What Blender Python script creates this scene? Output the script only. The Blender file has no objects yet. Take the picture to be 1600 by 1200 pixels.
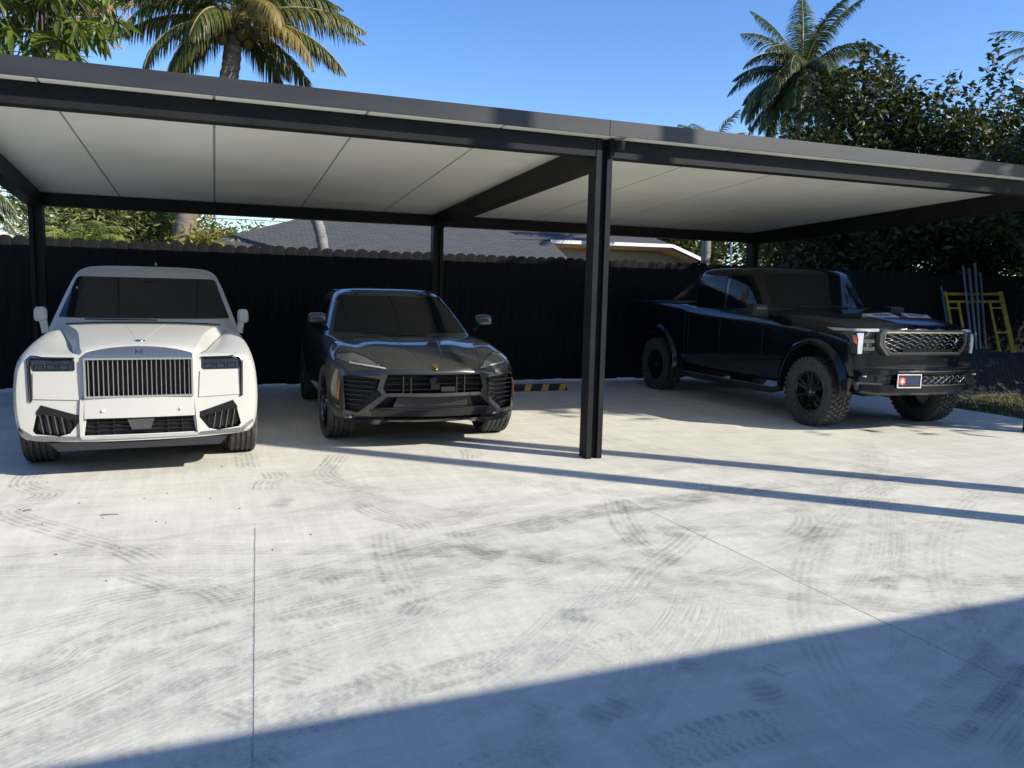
import bpy, bmesh, math, random
import numpy as np
from mathutils import Vector, Matrix
from mathutils.bvhtree import BVHTree

random.seed(7)
RNG = np.random.default_rng(11)
SC = bpy.context.scene
COL = SC.collection

# ------------------------------------------------------------------ camera
CAM_H = 1.57
F_PX = 1240.8
PSI, THETA, RHO = 0.35906, 0.11586, 0.02373
cf = Vector((math.sin(PSI) * math.cos(THETA), math.cos(PSI) * math.cos(THETA), -math.sin(THETA)))
cr = Vector((math.cos(PSI), -math.sin(PSI), 0.0))
cu = cr.cross(cf)
cr2 = cr * math.cos(RHO) + cu * math.sin(RHO)
cu2 = cu * math.cos(RHO) - cr * math.sin(RHO)
cam_d = bpy.data.cameras.new('camera')
cam = bpy.data.objects.new('camera', cam_d)
COL.objects.link(cam)
M = Matrix((cr2, cu2, -cf)).transposed().to_4x4()
M.translation = Vector((0, 0, CAM_H))
cam.matrix_world = M
cam_d.sensor_width = 36.0
cam_d.sensor_fit = 'HORIZONTAL'
cam_d.lens = 36.0 * F_PX / 1600.0
cam_d.clip_start = 0.05
cam_d.clip_end = 3000
SC.camera = cam

# ------------------------------------------------------------------ sky, sun, exposure
SUN_EL = math.radians(30.7)
SUN_H = Vector((0.764, -0.645))            # horizontal direction towards the sun
SUN_AZ = math.atan2(SUN_H.x, SUN_H.y)      # clockwise from +Y
world = bpy.data.worlds.new("World")
SC.world = world
world.use_nodes = True
wn = world.node_tree
wn.nodes.clear()
w_out = wn.nodes.new('ShaderNodeOutputWorld')
w_bg = wn.nodes.new('ShaderNodeBackground')
w_sky = wn.nodes.new('ShaderNodeTexSky')
w_sky.sky_type = 'NISHITA'
w_sky.sun_disc = False
w_sky.sun_elevation = SUN_EL
w_sky.sun_rotation = SUN_AZ
w_sky.air_density = 1.0
w_sky.dust_density = 0.4
w_sky.ozone_density = 3.0
w_bg.inputs['Strength'].default_value = 0.15
w_hs = wn.nodes.new('ShaderNodeHueSaturation')
w_hs.inputs['Hue'].default_value = 0.511
w_hs.inputs['Saturation'].default_value = 1.23
wn.links.new(w_sky.outputs[0], w_hs.inputs['Color'])
wn.links.new(w_hs.outputs[0], w_bg.inputs['Color'])
wn.links.new(w_bg.outputs[0], w_out.inputs['Surface'])
sun_d = bpy.data.lights.new('sun', 'SUN')
sun_d.energy = 4.6
sun_d.angle = math.radians(0.53)
sun_d.color = (1.0, 0.945, 0.84)
sun = bpy.data.objects.new('sun', sun_d)
COL.objects.link(sun)
sd = Vector((SUN_H.x * math.cos(SUN_EL), SUN_H.y * math.cos(SUN_EL), math.sin(SUN_EL)))
sun.rotation_euler = sd.to_track_quat('Z', 'Y').to_euler()
sun.location = sd * 60
SC.view_settings.view_transform = 'Standard'
SC.view_settings.look = 'None'
SC.view_settings.exposure = 0.60
SC.view_settings.gamma = 1.0
SC.view_settings.use_curve_mapping = False
SC.cycles.max_bounces = 8
SC.cycles.transparent_max_bounces = 12

# ------------------------------------------------------------------ materials
def mat(name, col, rough=0.6, metal=0.0, var=0.0, scale=8.0, bump=0.0, bscale=60.0, coat=0.0, spec=0.5,
        col2=None, stretch=(1, 1, 1), trans=0.0, detail=6.0, emit=None, sub=0.0):
    m = bpy.data.materials.new(name)
    m.use_nodes = True
    nt = m.node_tree
    b = nt.nodes['Principled BSDF']
    b.inputs['Base Color'].default_value = (*col, 1)
    b.inputs['Roughness'].default_value = rough
    b.inputs['Metallic'].default_value = metal
    b.inputs['Specular IOR Level'].default_value = spec
    b.inputs['Coat Weight'].default_value = coat
    b.inputs['Coat Roughness'].default_value = 0.03
    b.inputs['Transmission Weight'].default_value = trans
    if var > 0 or col2 is not None or bump > 0:
        tc = nt.nodes.new('ShaderNodeTexCoord')
        mp = nt.nodes.new('ShaderNodeMapping')
        mp.inputs['Scale'].default_value = stretch
        nt.links.new(tc.outputs['Object'], mp.inputs['Vector'])
    if var > 0 or col2 is not None:
        n = nt.nodes.new('ShaderNodeTexNoise')
        n.inputs['Scale'].default_value = scale
        n.inputs['Detail'].default_value = detail
        nt.links.new(mp.outputs[0], n.inputs['Vector'])
        r = nt.nodes.new('ShaderNodeValToRGB')
        r.color_ramp.elements[0].position = 0.3
        r.color_ramp.elements[1].position = 0.7
        c2 = col2 if col2 is not None else tuple(min(1, c * (1 + var)) for c in col)
        c1 = col if col2 is not None else tuple(c * (1 - var) for c in col)
        r.color_ramp.elements[0].color = (*c1, 1)
        r.color_ramp.elements[1].color = (*c2, 1)
        nt.links.new(n.outputs['Fac'], r.inputs[0])
        nt.links.new(r.outputs[0], b.inputs['Base Color'])
    if bump > 0:
        n2 = nt.nodes.new('ShaderNodeTexNoise')
        n2.inputs['Scale'].default_value = bscale
        n2.inputs['Detail'].default_value = 4
        nt.links.new(mp.outputs[0], n2.inputs['Vector'])
        bp = nt.nodes.new('ShaderNodeBump')
        bp.inputs['Strength'].default_value = bump
        bp.inputs['Distance'].default_value = 0.02
        nt.links.new(n2.outputs['Fac'], bp.inputs['Height'])
        nt.links.new(bp.outputs[0], b.inputs['Normal'])
    return m

def leaf_mat(name, c1, c2, rough=0.45, trans=0.35, scale=1.3):
    """leaves: colour differs from clump to clump, light passes through"""
    m = bpy.data.materials.new(name)
    m.use_nodes = True
    nt = m.node_tree
    b = nt.nodes['Principled BSDF']
    out = nt.nodes['Material Output']
    geo = nt.nodes.new('ShaderNodeNewGeometry')
    n = nt.nodes.new('ShaderNodeTexNoise')
    n.inputs['Scale'].default_value = scale
    n.inputs['Detail'].default_value = 3
    nt.links.new(geo.outputs['Position'], n.inputs['Vector'])
    mth = nt.nodes.new('ShaderNodeMath'); mth.operation = 'MULTIPLY_ADD'
    nt.links.new(geo.outputs['Random Per Island'], mth.inputs[0])
    mth.inputs[1].default_value = 0.55
    sb = nt.nodes.new('ShaderNodeMath'); sb.operation = 'SUBTRACT'
    nt.links.new(n.outputs['Fac'], sb.inputs[0]); sb.inputs[1].default_value = 0.28
    nt.links.new(sb.outputs[0], mth.inputs[2])
    r = nt.nodes.new('ShaderNodeValToRGB')
    r.color_ramp.elements[0].position = 0.1
    r.color_ramp.elements[1].position = 0.85
    r.color_ramp.elements[0].color = (*c1, 1)
    r.color_ramp.elements[1].color = (*c2, 1)
    nt.links.new(mth.outputs[0], r.inputs[0])
    nt.links.new(r.outputs[0], b.inputs['Base Color'])
    b.inputs['Roughness'].default_value = rough
    b.inputs['Specular IOR Level'].default_value = 0.35
    tr = nt.nodes.new('ShaderNodeBsdfTranslucent')
    hs = nt.nodes.new('ShaderNodeHueSaturation')
    hs.inputs['Value'].default_value = 1.5
    hs.inputs['Saturation'].default_value = 1.1
    nt.links.new(r.outputs[0], hs.inputs['Color'])
    nt.links.new(hs.outputs[0], tr.inputs['Color'])
    mx = nt.nodes.new('ShaderNodeMixShader')
    mx.inputs[0].default_value = trans
    nt.links.new(b.outputs[0], mx.inputs[1])
    nt.links.new(tr.outputs[0], mx.inputs[2])
    nt.links.new(mx.outputs[0], out.inputs['Surface'])
    return m

def concrete_mat():
    m = bpy.data.materials.new('power trowelled concrete')
    m.use_nodes = True
    nt = m.node_tree
    N, L = nt.nodes, nt.links
    b = N['Principled BSDF']
    geo = N.new('ShaderNodeNewGeometry')
    def noise(scale, detail, stretch=(1, 1, 1), rot=0.0, rough=0.55, dist=0.0):
        mp = N.new('ShaderNodeMapping')
        mp.inputs['Scale'].default_value = stretch
        mp.inputs['Rotation'].default_value = (0, 0, rot)
        L.new(geo.outputs['Position'], mp.inputs['Vector'])
        n = N.new('ShaderNodeTexNoise')
        n.inputs['Scale'].default_value = scale
        n.inputs['Detail'].default_value = detail
        n.inputs['Roughness'].default_value = rough
        n.inputs['Distortion'].default_value = dist
        L.new(mp.outputs[0], n.inputs['Vector'])
        return n.outputs['Fac']
    def ramp(src, p0, p1, v0, v1):
        r = N.new('ShaderNodeMapRange')
        r.inputs['From Min'].default_value = p0
        r.inputs['From Max'].default_value = p1
        r.inputs['To Min'].default_value = v0
        r.inputs['To Max'].default_value = v1
        L.new(src, r.inputs['Value'])
        return r.outputs[0]
    def op(o, a, c):
        q = N.new('ShaderNodeMath'); q.operation = o
        for i, x in enumerate((a, c)):
            if isinstance(x, (int, float)): q.inputs[i].default_value = x
            else: L.new(x, q.inputs[i])
        return q.outputs[0]
    big = ramp(noise(0.55, 4, dist=0.6), 0.3, 0.7, -0.06, 0.06)
    mid = ramp(noise(2.2, 6, dist=1.2), 0.3, 0.72, -0.07, 0.06)
    st1 = ramp(noise(1.0, 7, (0.55, 9, 1), 0.62, 0.68), 0.35, 0.7, -0.07, 0.07)
    st2 = ramp(noise(1.0, 7, (14, 0.9, 1), 0.30, 0.7), 0.4, 0.75, -0.05, 0.09)
    st3 = ramp(noise(1.0, 6, (1.2, 16, 1), -0.35, 0.7), 0.45, 0.8, 0.0, -0.08)
    fine = ramp(noise(60, 5), 0.3, 0.7, -0.05, 0.05)
    # scoured patches of bare grey paste
    pat = ramp(noise(1.3, 8, dist=2.2, rough=0.7), 0.57, 0.70, 0.0, -0.08)
    # hard dark specks
    vor = N.new('ShaderNodeTexVoronoi'); vor.inputs['Scale'].default_value = 9
    L.new(geo.outputs['Position'], vor.inputs['Vector'])
    spk = ramp(vor.outputs['Distance'], 0.02, 0.035, -0.10, 0.0)
    s = op('ADD', big, mid)
    for t in (st1, st2, st3, fine, pat, spk):
        s = op('ADD', s, t)
    v = op('ADD', s, 1.0)
    warm = N.new('ShaderNodeMix'); warm.data_type = 'RGBA'
    # the rear bay was poured with a warmer mix than the front slabs
    sep = N.new('ShaderNodeSeparateXYZ'); L.new(geo.outputs['Position'], sep.inputs[0])
    wy = op('ADD', sep.outputs['Y'], ramp(noise(0.8, 4), 0.2, 0.8, -1.6, 1.6))
    wx = op('SUBTRACT', wy, op('MULTIPLY', sep.outputs['X'], 0.55))
    L.new(ramp(wx, 3.4, 6.6, 0.0, 1.0), warm.inputs['Factor'])
    warm.inputs[6].default_value = (0.640, 0.617, 0.520, 1)
    warm.inputs[7].default_value = (0.650, 0.620, 0.530, 1)
    mul = N.new('ShaderNodeMix'); mul.data_type = 'RGBA'; mul.blend_type = 'MULTIPLY'
    mul.inputs['Factor'].default_value = 1.0
    L.new(warm.outputs[2], mul.inputs[6])
    cmb = N.new('ShaderNodeCombineColor')
    for i in range(3): L.new(v, cmb.inputs[i])
    L.new(cmb.outputs[0], mul.inputs[7])
    L.new(mul.outputs[2], b.inputs['Base Color'])
    L.new(ramp(s, -0.3, 0.3, 0.55, 0.8), b.inputs['Roughness'])
    b.inputs['Specular IOR Level'].default_value = 0.3
    bp = N.new('ShaderNodeBump'); bp.inputs['Strength'].default_value = 0.25; bp.inputs['Distance'].default_value = 0.01
    L.new(op('ADD', op('MULTIPLY', s, 0.5), noise(25, 6)), bp.inputs['Height'])
    L.new(bp.outputs[0], b.inputs['Normal'])
    return m

def track_mat(name, kind, col, strength):
    """rubber and dust left by tyres: UV is in metres, u across, v along"""
    m = bpy.data.materials.new(name)
    m.use_nodes = True
    nt = m.node_tree
    N, L = nt.nodes, nt.links
    b = N['Principled BSDF']
    b.inputs['Base Color'].default_value = (*col, 1)
    b.inputs['Roughness'].default_value = 0.75
    b.inputs['Specular IOR Level'].default_value = 0.25
    out = N['Material Output']
    uv = N.new('ShaderNodeUVMap')
    sep = N.new('ShaderNodeSeparateXYZ'); L.new(uv.outputs[0], sep.inputs[0])
    geo = N.new('ShaderNodeNewGeometry')
    def op(o, a, c=0.0, clamp=False):
        q = N.new('ShaderNodeMath'); q.operation = o; q.use_clamp = clamp
        for i, x in enumerate((a, c)):
            if isinstance(x, (int, float)): q.inputs[i].default_value = x
            else: L.new(x, q.inputs[i])
        return q.outputs[0]
    def rng(src, a, c, d, e):
        r = N.new('ShaderNodeMapRange'); r.interpolation_type = 'SMOOTHSTEP'
        for k, x in zip(('From Min', 'From Max', 'To Min', 'To Max'), (a, c, d, e)): r.inputs[k].default_value = x
        L.new(src, r.inputs['Value']); return r.outputs[0]
    def noise(scale, detail, vec, st=(1, 1, 1)):
        mp = N.new('ShaderNodeMapping'); mp.inputs['Scale'].default_value = st
        L.new(vec, mp.inputs['Vector'])
        n = N.new('ShaderNodeTexNoise'); n.inputs['Scale'].default_value = scale; n.inputs['Detail'].default_value = detail
        L.new(mp.outputs[0], n.inputs['Vector']); return n.outputs['Fac']
    u, v = sep.outputs['X'], sep.outputs['Y']
    au = op('ABSOLUTE', u)
    edge = rng(au, 0.085, 0.115, 1, 0)
    if kind == 'ribs':
        f = op('SINE', op('MULTIPLY', u, 2 * math.pi / 0.046))
        pat = rng(f, -0.6, 0.6, 0.22, 1)
        x = op('MULTIPLY', pat, rng(au, 0.08, 0.125, 1, 0))
        cut = rng(op('SINE', op('ADD', op('MULTIPLY', v, 120.0), op('MULTIPLY', u, 50.0))), -0.9, 0.2, 0.8, 1)
        x = op('MULTIPLY', x, cut)
    elif kind == 'lugs':
        f = op('SINE', op('MULTIPLY', v, 2 * math.pi / 0.046))
        side = op('MULTIPLY', rng(f, -0.2, 0.25, 0, 1), op('MULTIPLY', rng(au, 0.05, 0.065, 0, 1), rng(au, 0.10, 0.12, 1, 0)))
        g = op('SINE', op('ADD', op('MULTIPLY', v, 2 * math.pi / 0.04), op('MULTIPLY', op('SINE', op('MULTIPLY', u, 85.0)), 2.0)))
        mid = op('MULTIPLY', op('MULTIPLY', rng(g, 0.0, 0.5, 0, 0.45), rng(au, 0.045, 0.055, 1, 0)), 1.0)
        x = op('ADD', op('MAXIMUM', side, mid), op('MULTIPLY', rng(au, 0.09, 0.14, 1, 0), 0.18), True)
    elif kind == 'band':
        x = op('MULTIPLY', rng(au, 0.10, 0.2, 1, 0), rng(noise(1, 5, uv.outputs[0], (70, 1.2, 1)), 0.38, 0.62, 0.05, 1))
    else:  # scuff
        f = op('SINE', op('ADD', op('MULTIPLY', v, 140.0), op('MULTIPLY', u, 20.0)))
        x = op('MULTIPLY', rng(f, -0.5, 0.4, 0.35, 1), rng(op('ADD', au, op('MULTIPLY', noise(9, 3, geo.outputs['Position']), 0.08)), 0.09, 0.13, 1, 0))
    er = rng(noise(7, 6, geo.outputs['Position']), 0.33, 0.62, 0.15, 1.0)
    gr = rng(noise(90, 3, geo.outputs['Position']), 0.3, 0.6, 0.45, 1.0)
    tg = N.new('ShaderNodeAttribute'); tg.attribute_name = 'fade'
    x = op('MULTIPLY', op('MULTIPLY', op('MULTIPLY', x, er), gr), op('MULTIPLY', tg.outputs['Fac'], strength))
    mx = N.new('ShaderNodeMixShader'); tr = N.new('ShaderNodeBsdfTransparent')
    L.new(x, mx.inputs[0]); L.new(tr.outputs[0], mx.inputs[1]); L.new(b.outputs[0], mx.inputs[2])
    L.new(mx.outputs[0], out.inputs['Surface'])
    return m

def shingle_mat(name, col):
    m = bpy.data.materials.new(name)
    m.use_nodes = True
    nt = m.node_tree; N, L = nt.nodes, nt.links
    b = N['Principled BSDF']; b.inputs['Roughness'].default_value = 0.9
    uv = N.new('ShaderNodeUVMap')
    br = N.new('ShaderNodeTexBrick')
    br.inputs['Scale'].default_value = 1.0
    br.inputs['Brick Width'].default_value = 0.22
    br.inputs['Row Height'].default_value = 0.10
    br.inputs['Mortar Size'].default_value = 0.012
    br.inputs['Color1'].default_value = (*[c * 1.12 for c in col], 1)
    br.inputs['Color2'].default_value = (*[c * 0.86 for c in col], 1)
    br.inputs['Mortar'].default_value = (*[c * 0.62 for c in col], 1)
    L.new(uv.outputs[0], br.inputs['Vector'])
    L.new(br.outputs['Color'], b.inputs['Base Color'])
    bp = N.new('ShaderNodeBump'); bp.inputs['Strength'].default_value = 0.6; bp.inputs['Distance'].default_value = 0.02
    L.new(br.outputs['Fac'], bp.inputs['Height']); bp.invert = True
    L.new(bp.outputs[0], b.inputs['Normal'])
    return m

MT = {}
MT['concrete'] = concrete_mat()
MT['joint'] = mat('joint filler', (0.16, 0.16, 0.155), 0.9, var=0.3, scale=20)
MT['steel'] = mat('charcoal powder coat', (0.018, 0.0185, 0.019), 0.45, var=0.2, scale=3, bump=0.08, bscale=220, spec=0.12)
MT['fascia'] = mat('charcoal fascia sheet', (0.028, 0.028, 0.028), 0.38, var=0.3, scale=2.2, stretch=(0.6, 1, 3), bump=0.05, bscale=140, spec=0.5)
MT['panel'] = mat('white sandwich panel', (0.88, 0.89, 0.81), 0.4, var=0.08, scale=0.9, spec=0.22)
MT['panel_edge'] = mat('panel edge', (0.72, 0.71, 0.66), 0.5, var=0.1, scale=4)
MT['picket'] = mat('dark stained picket', (0.0165, 0.0165, 0.017), 0.8, var=0.4, scale=2.0, stretch=(6, 6, 0.6), bump=0.3, bscale=40, spec=0.08)
MT['rubber'] = mat('tyre rubber', (0.020, 0.020, 0.021), 0.72, var=0.3, scale=30, bump=0.1, bscale=150)
MT['rubber_dusty'] = mat('dusty tyre rubber', (0.055, 0.055, 0.055), 0.85, var=0.45, scale=25)
MT['black_rim'] = mat('gloss black alloy', (0.012, 0.012, 0.013), 0.22, var=0.1, scale=5, coat=0.5)
MT['silver_rim'] = mat('dark silver alloy', (0.22, 0.22, 0.23), 0.25, metal=1.0, var=0.1, scale=4)
MT['white_paint'] = mat('pearl white paint', (0.485, 0.478, 0.442), 0.3, var=0.015, scale=2, coat=0.10, spec=0.10)
MT['black_paint'] = mat('metallic black paint', (0.055, 0.055, 0.051), 0.36, metal=0.6, var=0.1, scale=2, coat=1.0)
MT['gloss_black'] = mat('gloss black plastic', (0.008, 0.008, 0.009), 0.16, var=0.1, scale=4, spec=0.5)
MT['truck_paint'] = mat('solid black paint', (0.005, 0.006, 0.010), 0.22, var=0.1, scale=2, coat=0.55, spec=0.3)
MT['truck_grey'] = mat('satin grey bumper plastic', (0.065, 0.065, 0.068), 0.4, var=0.15, scale=6)
MT['matte_black'] = mat('black plastic', (0.010, 0.010, 0.011), 0.55, var=0.2, scale=12)
MT['glass'] = mat('tinted car glass', (0.010, 0.011, 0.013), 0.06, var=0.1, scale=1.5, spec=0.32)
MT['side_glass'] = mat('dark side glass', (0.006, 0.007, 0.009), 0.06, var=0.1, scale=2, spec=0.16)
MT['lens'] = mat('headlamp lens', (0.028, 0.032, 0.038), 0.05, var=0.3, scale=14, spec=0.8, coat=1.0)
MT['lamp_grey'] = mat('smoked headlamp lens', (0.07, 0.072, 0.07), 0.12, var=0.25, scale=9, spec=0.6, coat=0.8)
MT['chrome'] = mat('chrome', (0.78, 0.79, 0.80), 0.06, metal=1.0, var=0.03, scale=3)
MT['vane'] = mat('bright vane metal', (0.46, 0.46, 0.45), 0.22, metal=0.5, var=0.05, scale=6)
MT['silver_paint'] = mat('silver plate', (0.48, 0.48, 0.47), 0.35, var=0.1, scale=9)
MT['dark_chrome'] = mat('brushed steel', (0.34, 0.34, 0.34), 0.2, metal=1.0, var=0.1, scale=5)
MT['dark_panel'] = mat('dark grey sensor cover', (0.028, 0.028, 0.028), 0.3, var=0.2, scale=9)
MT['amber'] = mat('amber reflector', (0.75, 0.16, 0.02), 0.2, var=0.1, scale=9, coat=0.6)
MT['drl'] = mat('white light guide', (0.72, 0.74, 0.77), 0.15, var=0.04, scale=8, coat=0.6)
MT['gold'] = mat('gold badge', (0.75, 0.48, 0.12), 0.25, metal=1.0, var=0.1, scale=30)
MT['blue_print'] = mat('blue plate print', (0.03, 0.10, 0.42), 0.4, var=0.1, scale=20)
MT['red_print'] = mat('red plate print', (0.60, 0.10, 0.08), 0.4, var=0.1, scale=20)
MT['white_print'] = mat('white plate print', (0.72, 0.72, 0.70), 0.4, var=0.05, scale=20)
MT['yellow'] = mat('yellow scaffold paint', (0.60, 0.42, 0.03), 0.45, var=0.3, scale=7, bump=0.1, bscale=60)
MT['yellow_stripe'] = mat('yellow reflective stripe', (0.62, 0.33, 0.04), 0.5, var=0.2, scale=12)
MT['galv'] = mat('galvanised pipe', (0.24, 0.245, 0.25), 0.45, metal=0.6, var=0.2, scale=6)
MT['bark'] = mat('palm bark', (0.20, 0.165, 0.125), 0.9, var=0.45, scale=5, stretch=(1, 1, 5), bump=0.8, bscale=14)
MT['bark_grey'] = mat('grey palm bark', (0.19, 0.18, 0.165), 0.85, var=0.3, scale=4, stretch=(1, 1, 4), bump=0.5, bscale=12)
MT['bark_dark'] = mat('dark tree bark', (0.09, 0.07, 0.055), 0.9, var=0.4, scale=6, bump=0.8, bscale=18)
MT['coco_leaf'] = leaf_mat('coconut frond', (0.036, 0.052, 0.013), (0.13, 0.145, 0.034), 0.4, 0.35)
MT['coco_dry'] = leaf_mat('drying coconut frond', (0.13, 0.105, 0.028), (0.30, 0.22, 0.075), 0.5, 0.3)
MT['rachis'] = mat('frond stalk', (0.26, 0.21, 0.06), 0.5, var=0.3, scale=3)
MT['groove'] = mat('pale joint bed for the sunlit edge', (0.50, 0.49, 0.46), 0.9, var=0.3, scale=60)  # pale tone stands in for the sunlit edge of the groove
MT['coconut'] = mat('green coconut', (0.14, 0.13, 0.03), 0.45, var=0.3, scale=5)
MT['royal_leaf'] = leaf_mat('royal palm frond', (0.022, 0.045, 0.014), (0.075, 0.11, 0.035), 0.4, 0.3)
MT['hedge_leaf'] = leaf_mat('dark glossy leaf', (0.012, 0.021, 0.007), (0.070, 0.082, 0.020), 0.42, 0.25)
MT['hedge_leaf2'] = leaf_mat('olive leaf', (0.02, 0.03, 0.009), (0.085, 0.095, 0.022), 0.45, 0.3)
MT['far_leaf'] = leaf_mat('light garden leaf', (0.10, 0.13, 0.04), (0.30, 0.31, 0.12), 0.55, 0.45)
MT['areca_leaf'] = leaf_mat('areca leaf', (0.12, 0.17, 0.035), (0.28, 0.32, 0.07), 0.45, 0.4)
MT['croton_leaf'] = leaf_mat('yellow croton leaf', (0.14, 0.13, 0.02), (0.30, 0.25, 0.04), 0.45, 0.35)
MT['mango_leaf'] = leaf_mat('mango leaf', (0.04, 0.07, 0.014), (0.19, 0.24, 0.045), 0.35, 0.4, 3.0)
MT['mango_flower'] = mat('mango blossom', (0.52, 0.33, 0.20), 0.7, var=0.35, scale=40)
MT['grass'] = leaf_mat('verge grass', (0.03, 0.045, 0.012), (0.13, 0.14, 0.045), 0.6, 0.3)
MT['soil'] = mat('dark soil', (0.05, 0.045, 0.035), 0.95, var=0.5, scale=3, bump=1.0, bscale=9)
MT['lawn'] = mat('lawn beyond', (0.045, 0.06, 0.022), 0.95, var=0.4, scale=0.8)
MT['mulch'] = mat('dark mulch', (0.022, 0.021, 0.021), 0.95, var=0.6, scale=14, bump=1.0, bscale=25)
MT['net'] = mat('black debris net', (0.05, 0.05, 0.052), 0.7, var=0.3, scale=20)
MT['shingle'] = shingle_mat('grey asphalt shingle', (0.068, 0.071, 0.073))
MT['stucco'] = mat('cream stucco', (0.62, 0.50, 0.36), 0.85, var=0.06, scale=3, bump=0.3, bscale=60)
MT['stucco_white'] = mat('white stucco', (0.68, 0.63, 0.52), 0.85, var=0.06, scale=2, bump=0.3, bscale=50)
MT['white_trim'] = mat('white gutter paint', (0.80, 0.79, 0.77), 0.4, var=0.04, scale=4)
MT['soffit'] = mat('tan soffit', (0.50, 0.36, 0.24), 0.8, var=0.08, scale=3)
MT['window'] = mat('window glass', (0.03, 0.035, 0.04), 0.05, var=0.2, scale=1)
MT['wire'] = mat('overhead wire', (0.02, 0.02, 0.02), 0.6, var=0.1, scale=5)
MT['twig'] = mat('dry twig', (0.10, 0.07, 0.045), 0.9, var=0.4, scale=40)
MT['tr_ribs'] = track_mat('ribbed tyre mark', 'ribs', (0.23, 0.225, 0.215), 0.34)
MT['tr_lugs'] = track_mat('lugged tyre mark', 'lugs', (0.23, 0.23, 0.23), 0.24)
MT['tr_band'] = track_mat('wide smeared tyre mark', 'band', (0.2, 0.205, 0.21), 0.30)
MT['tr_scuff'] = track_mat('shoe scuff', 'scuff', (0.17, 0.17, 0.175), 0.34)
MT['tr_white'] = track_mat('pale dust streak', 'band', (0.66, 0.66, 0.63), 0.42)

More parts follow.
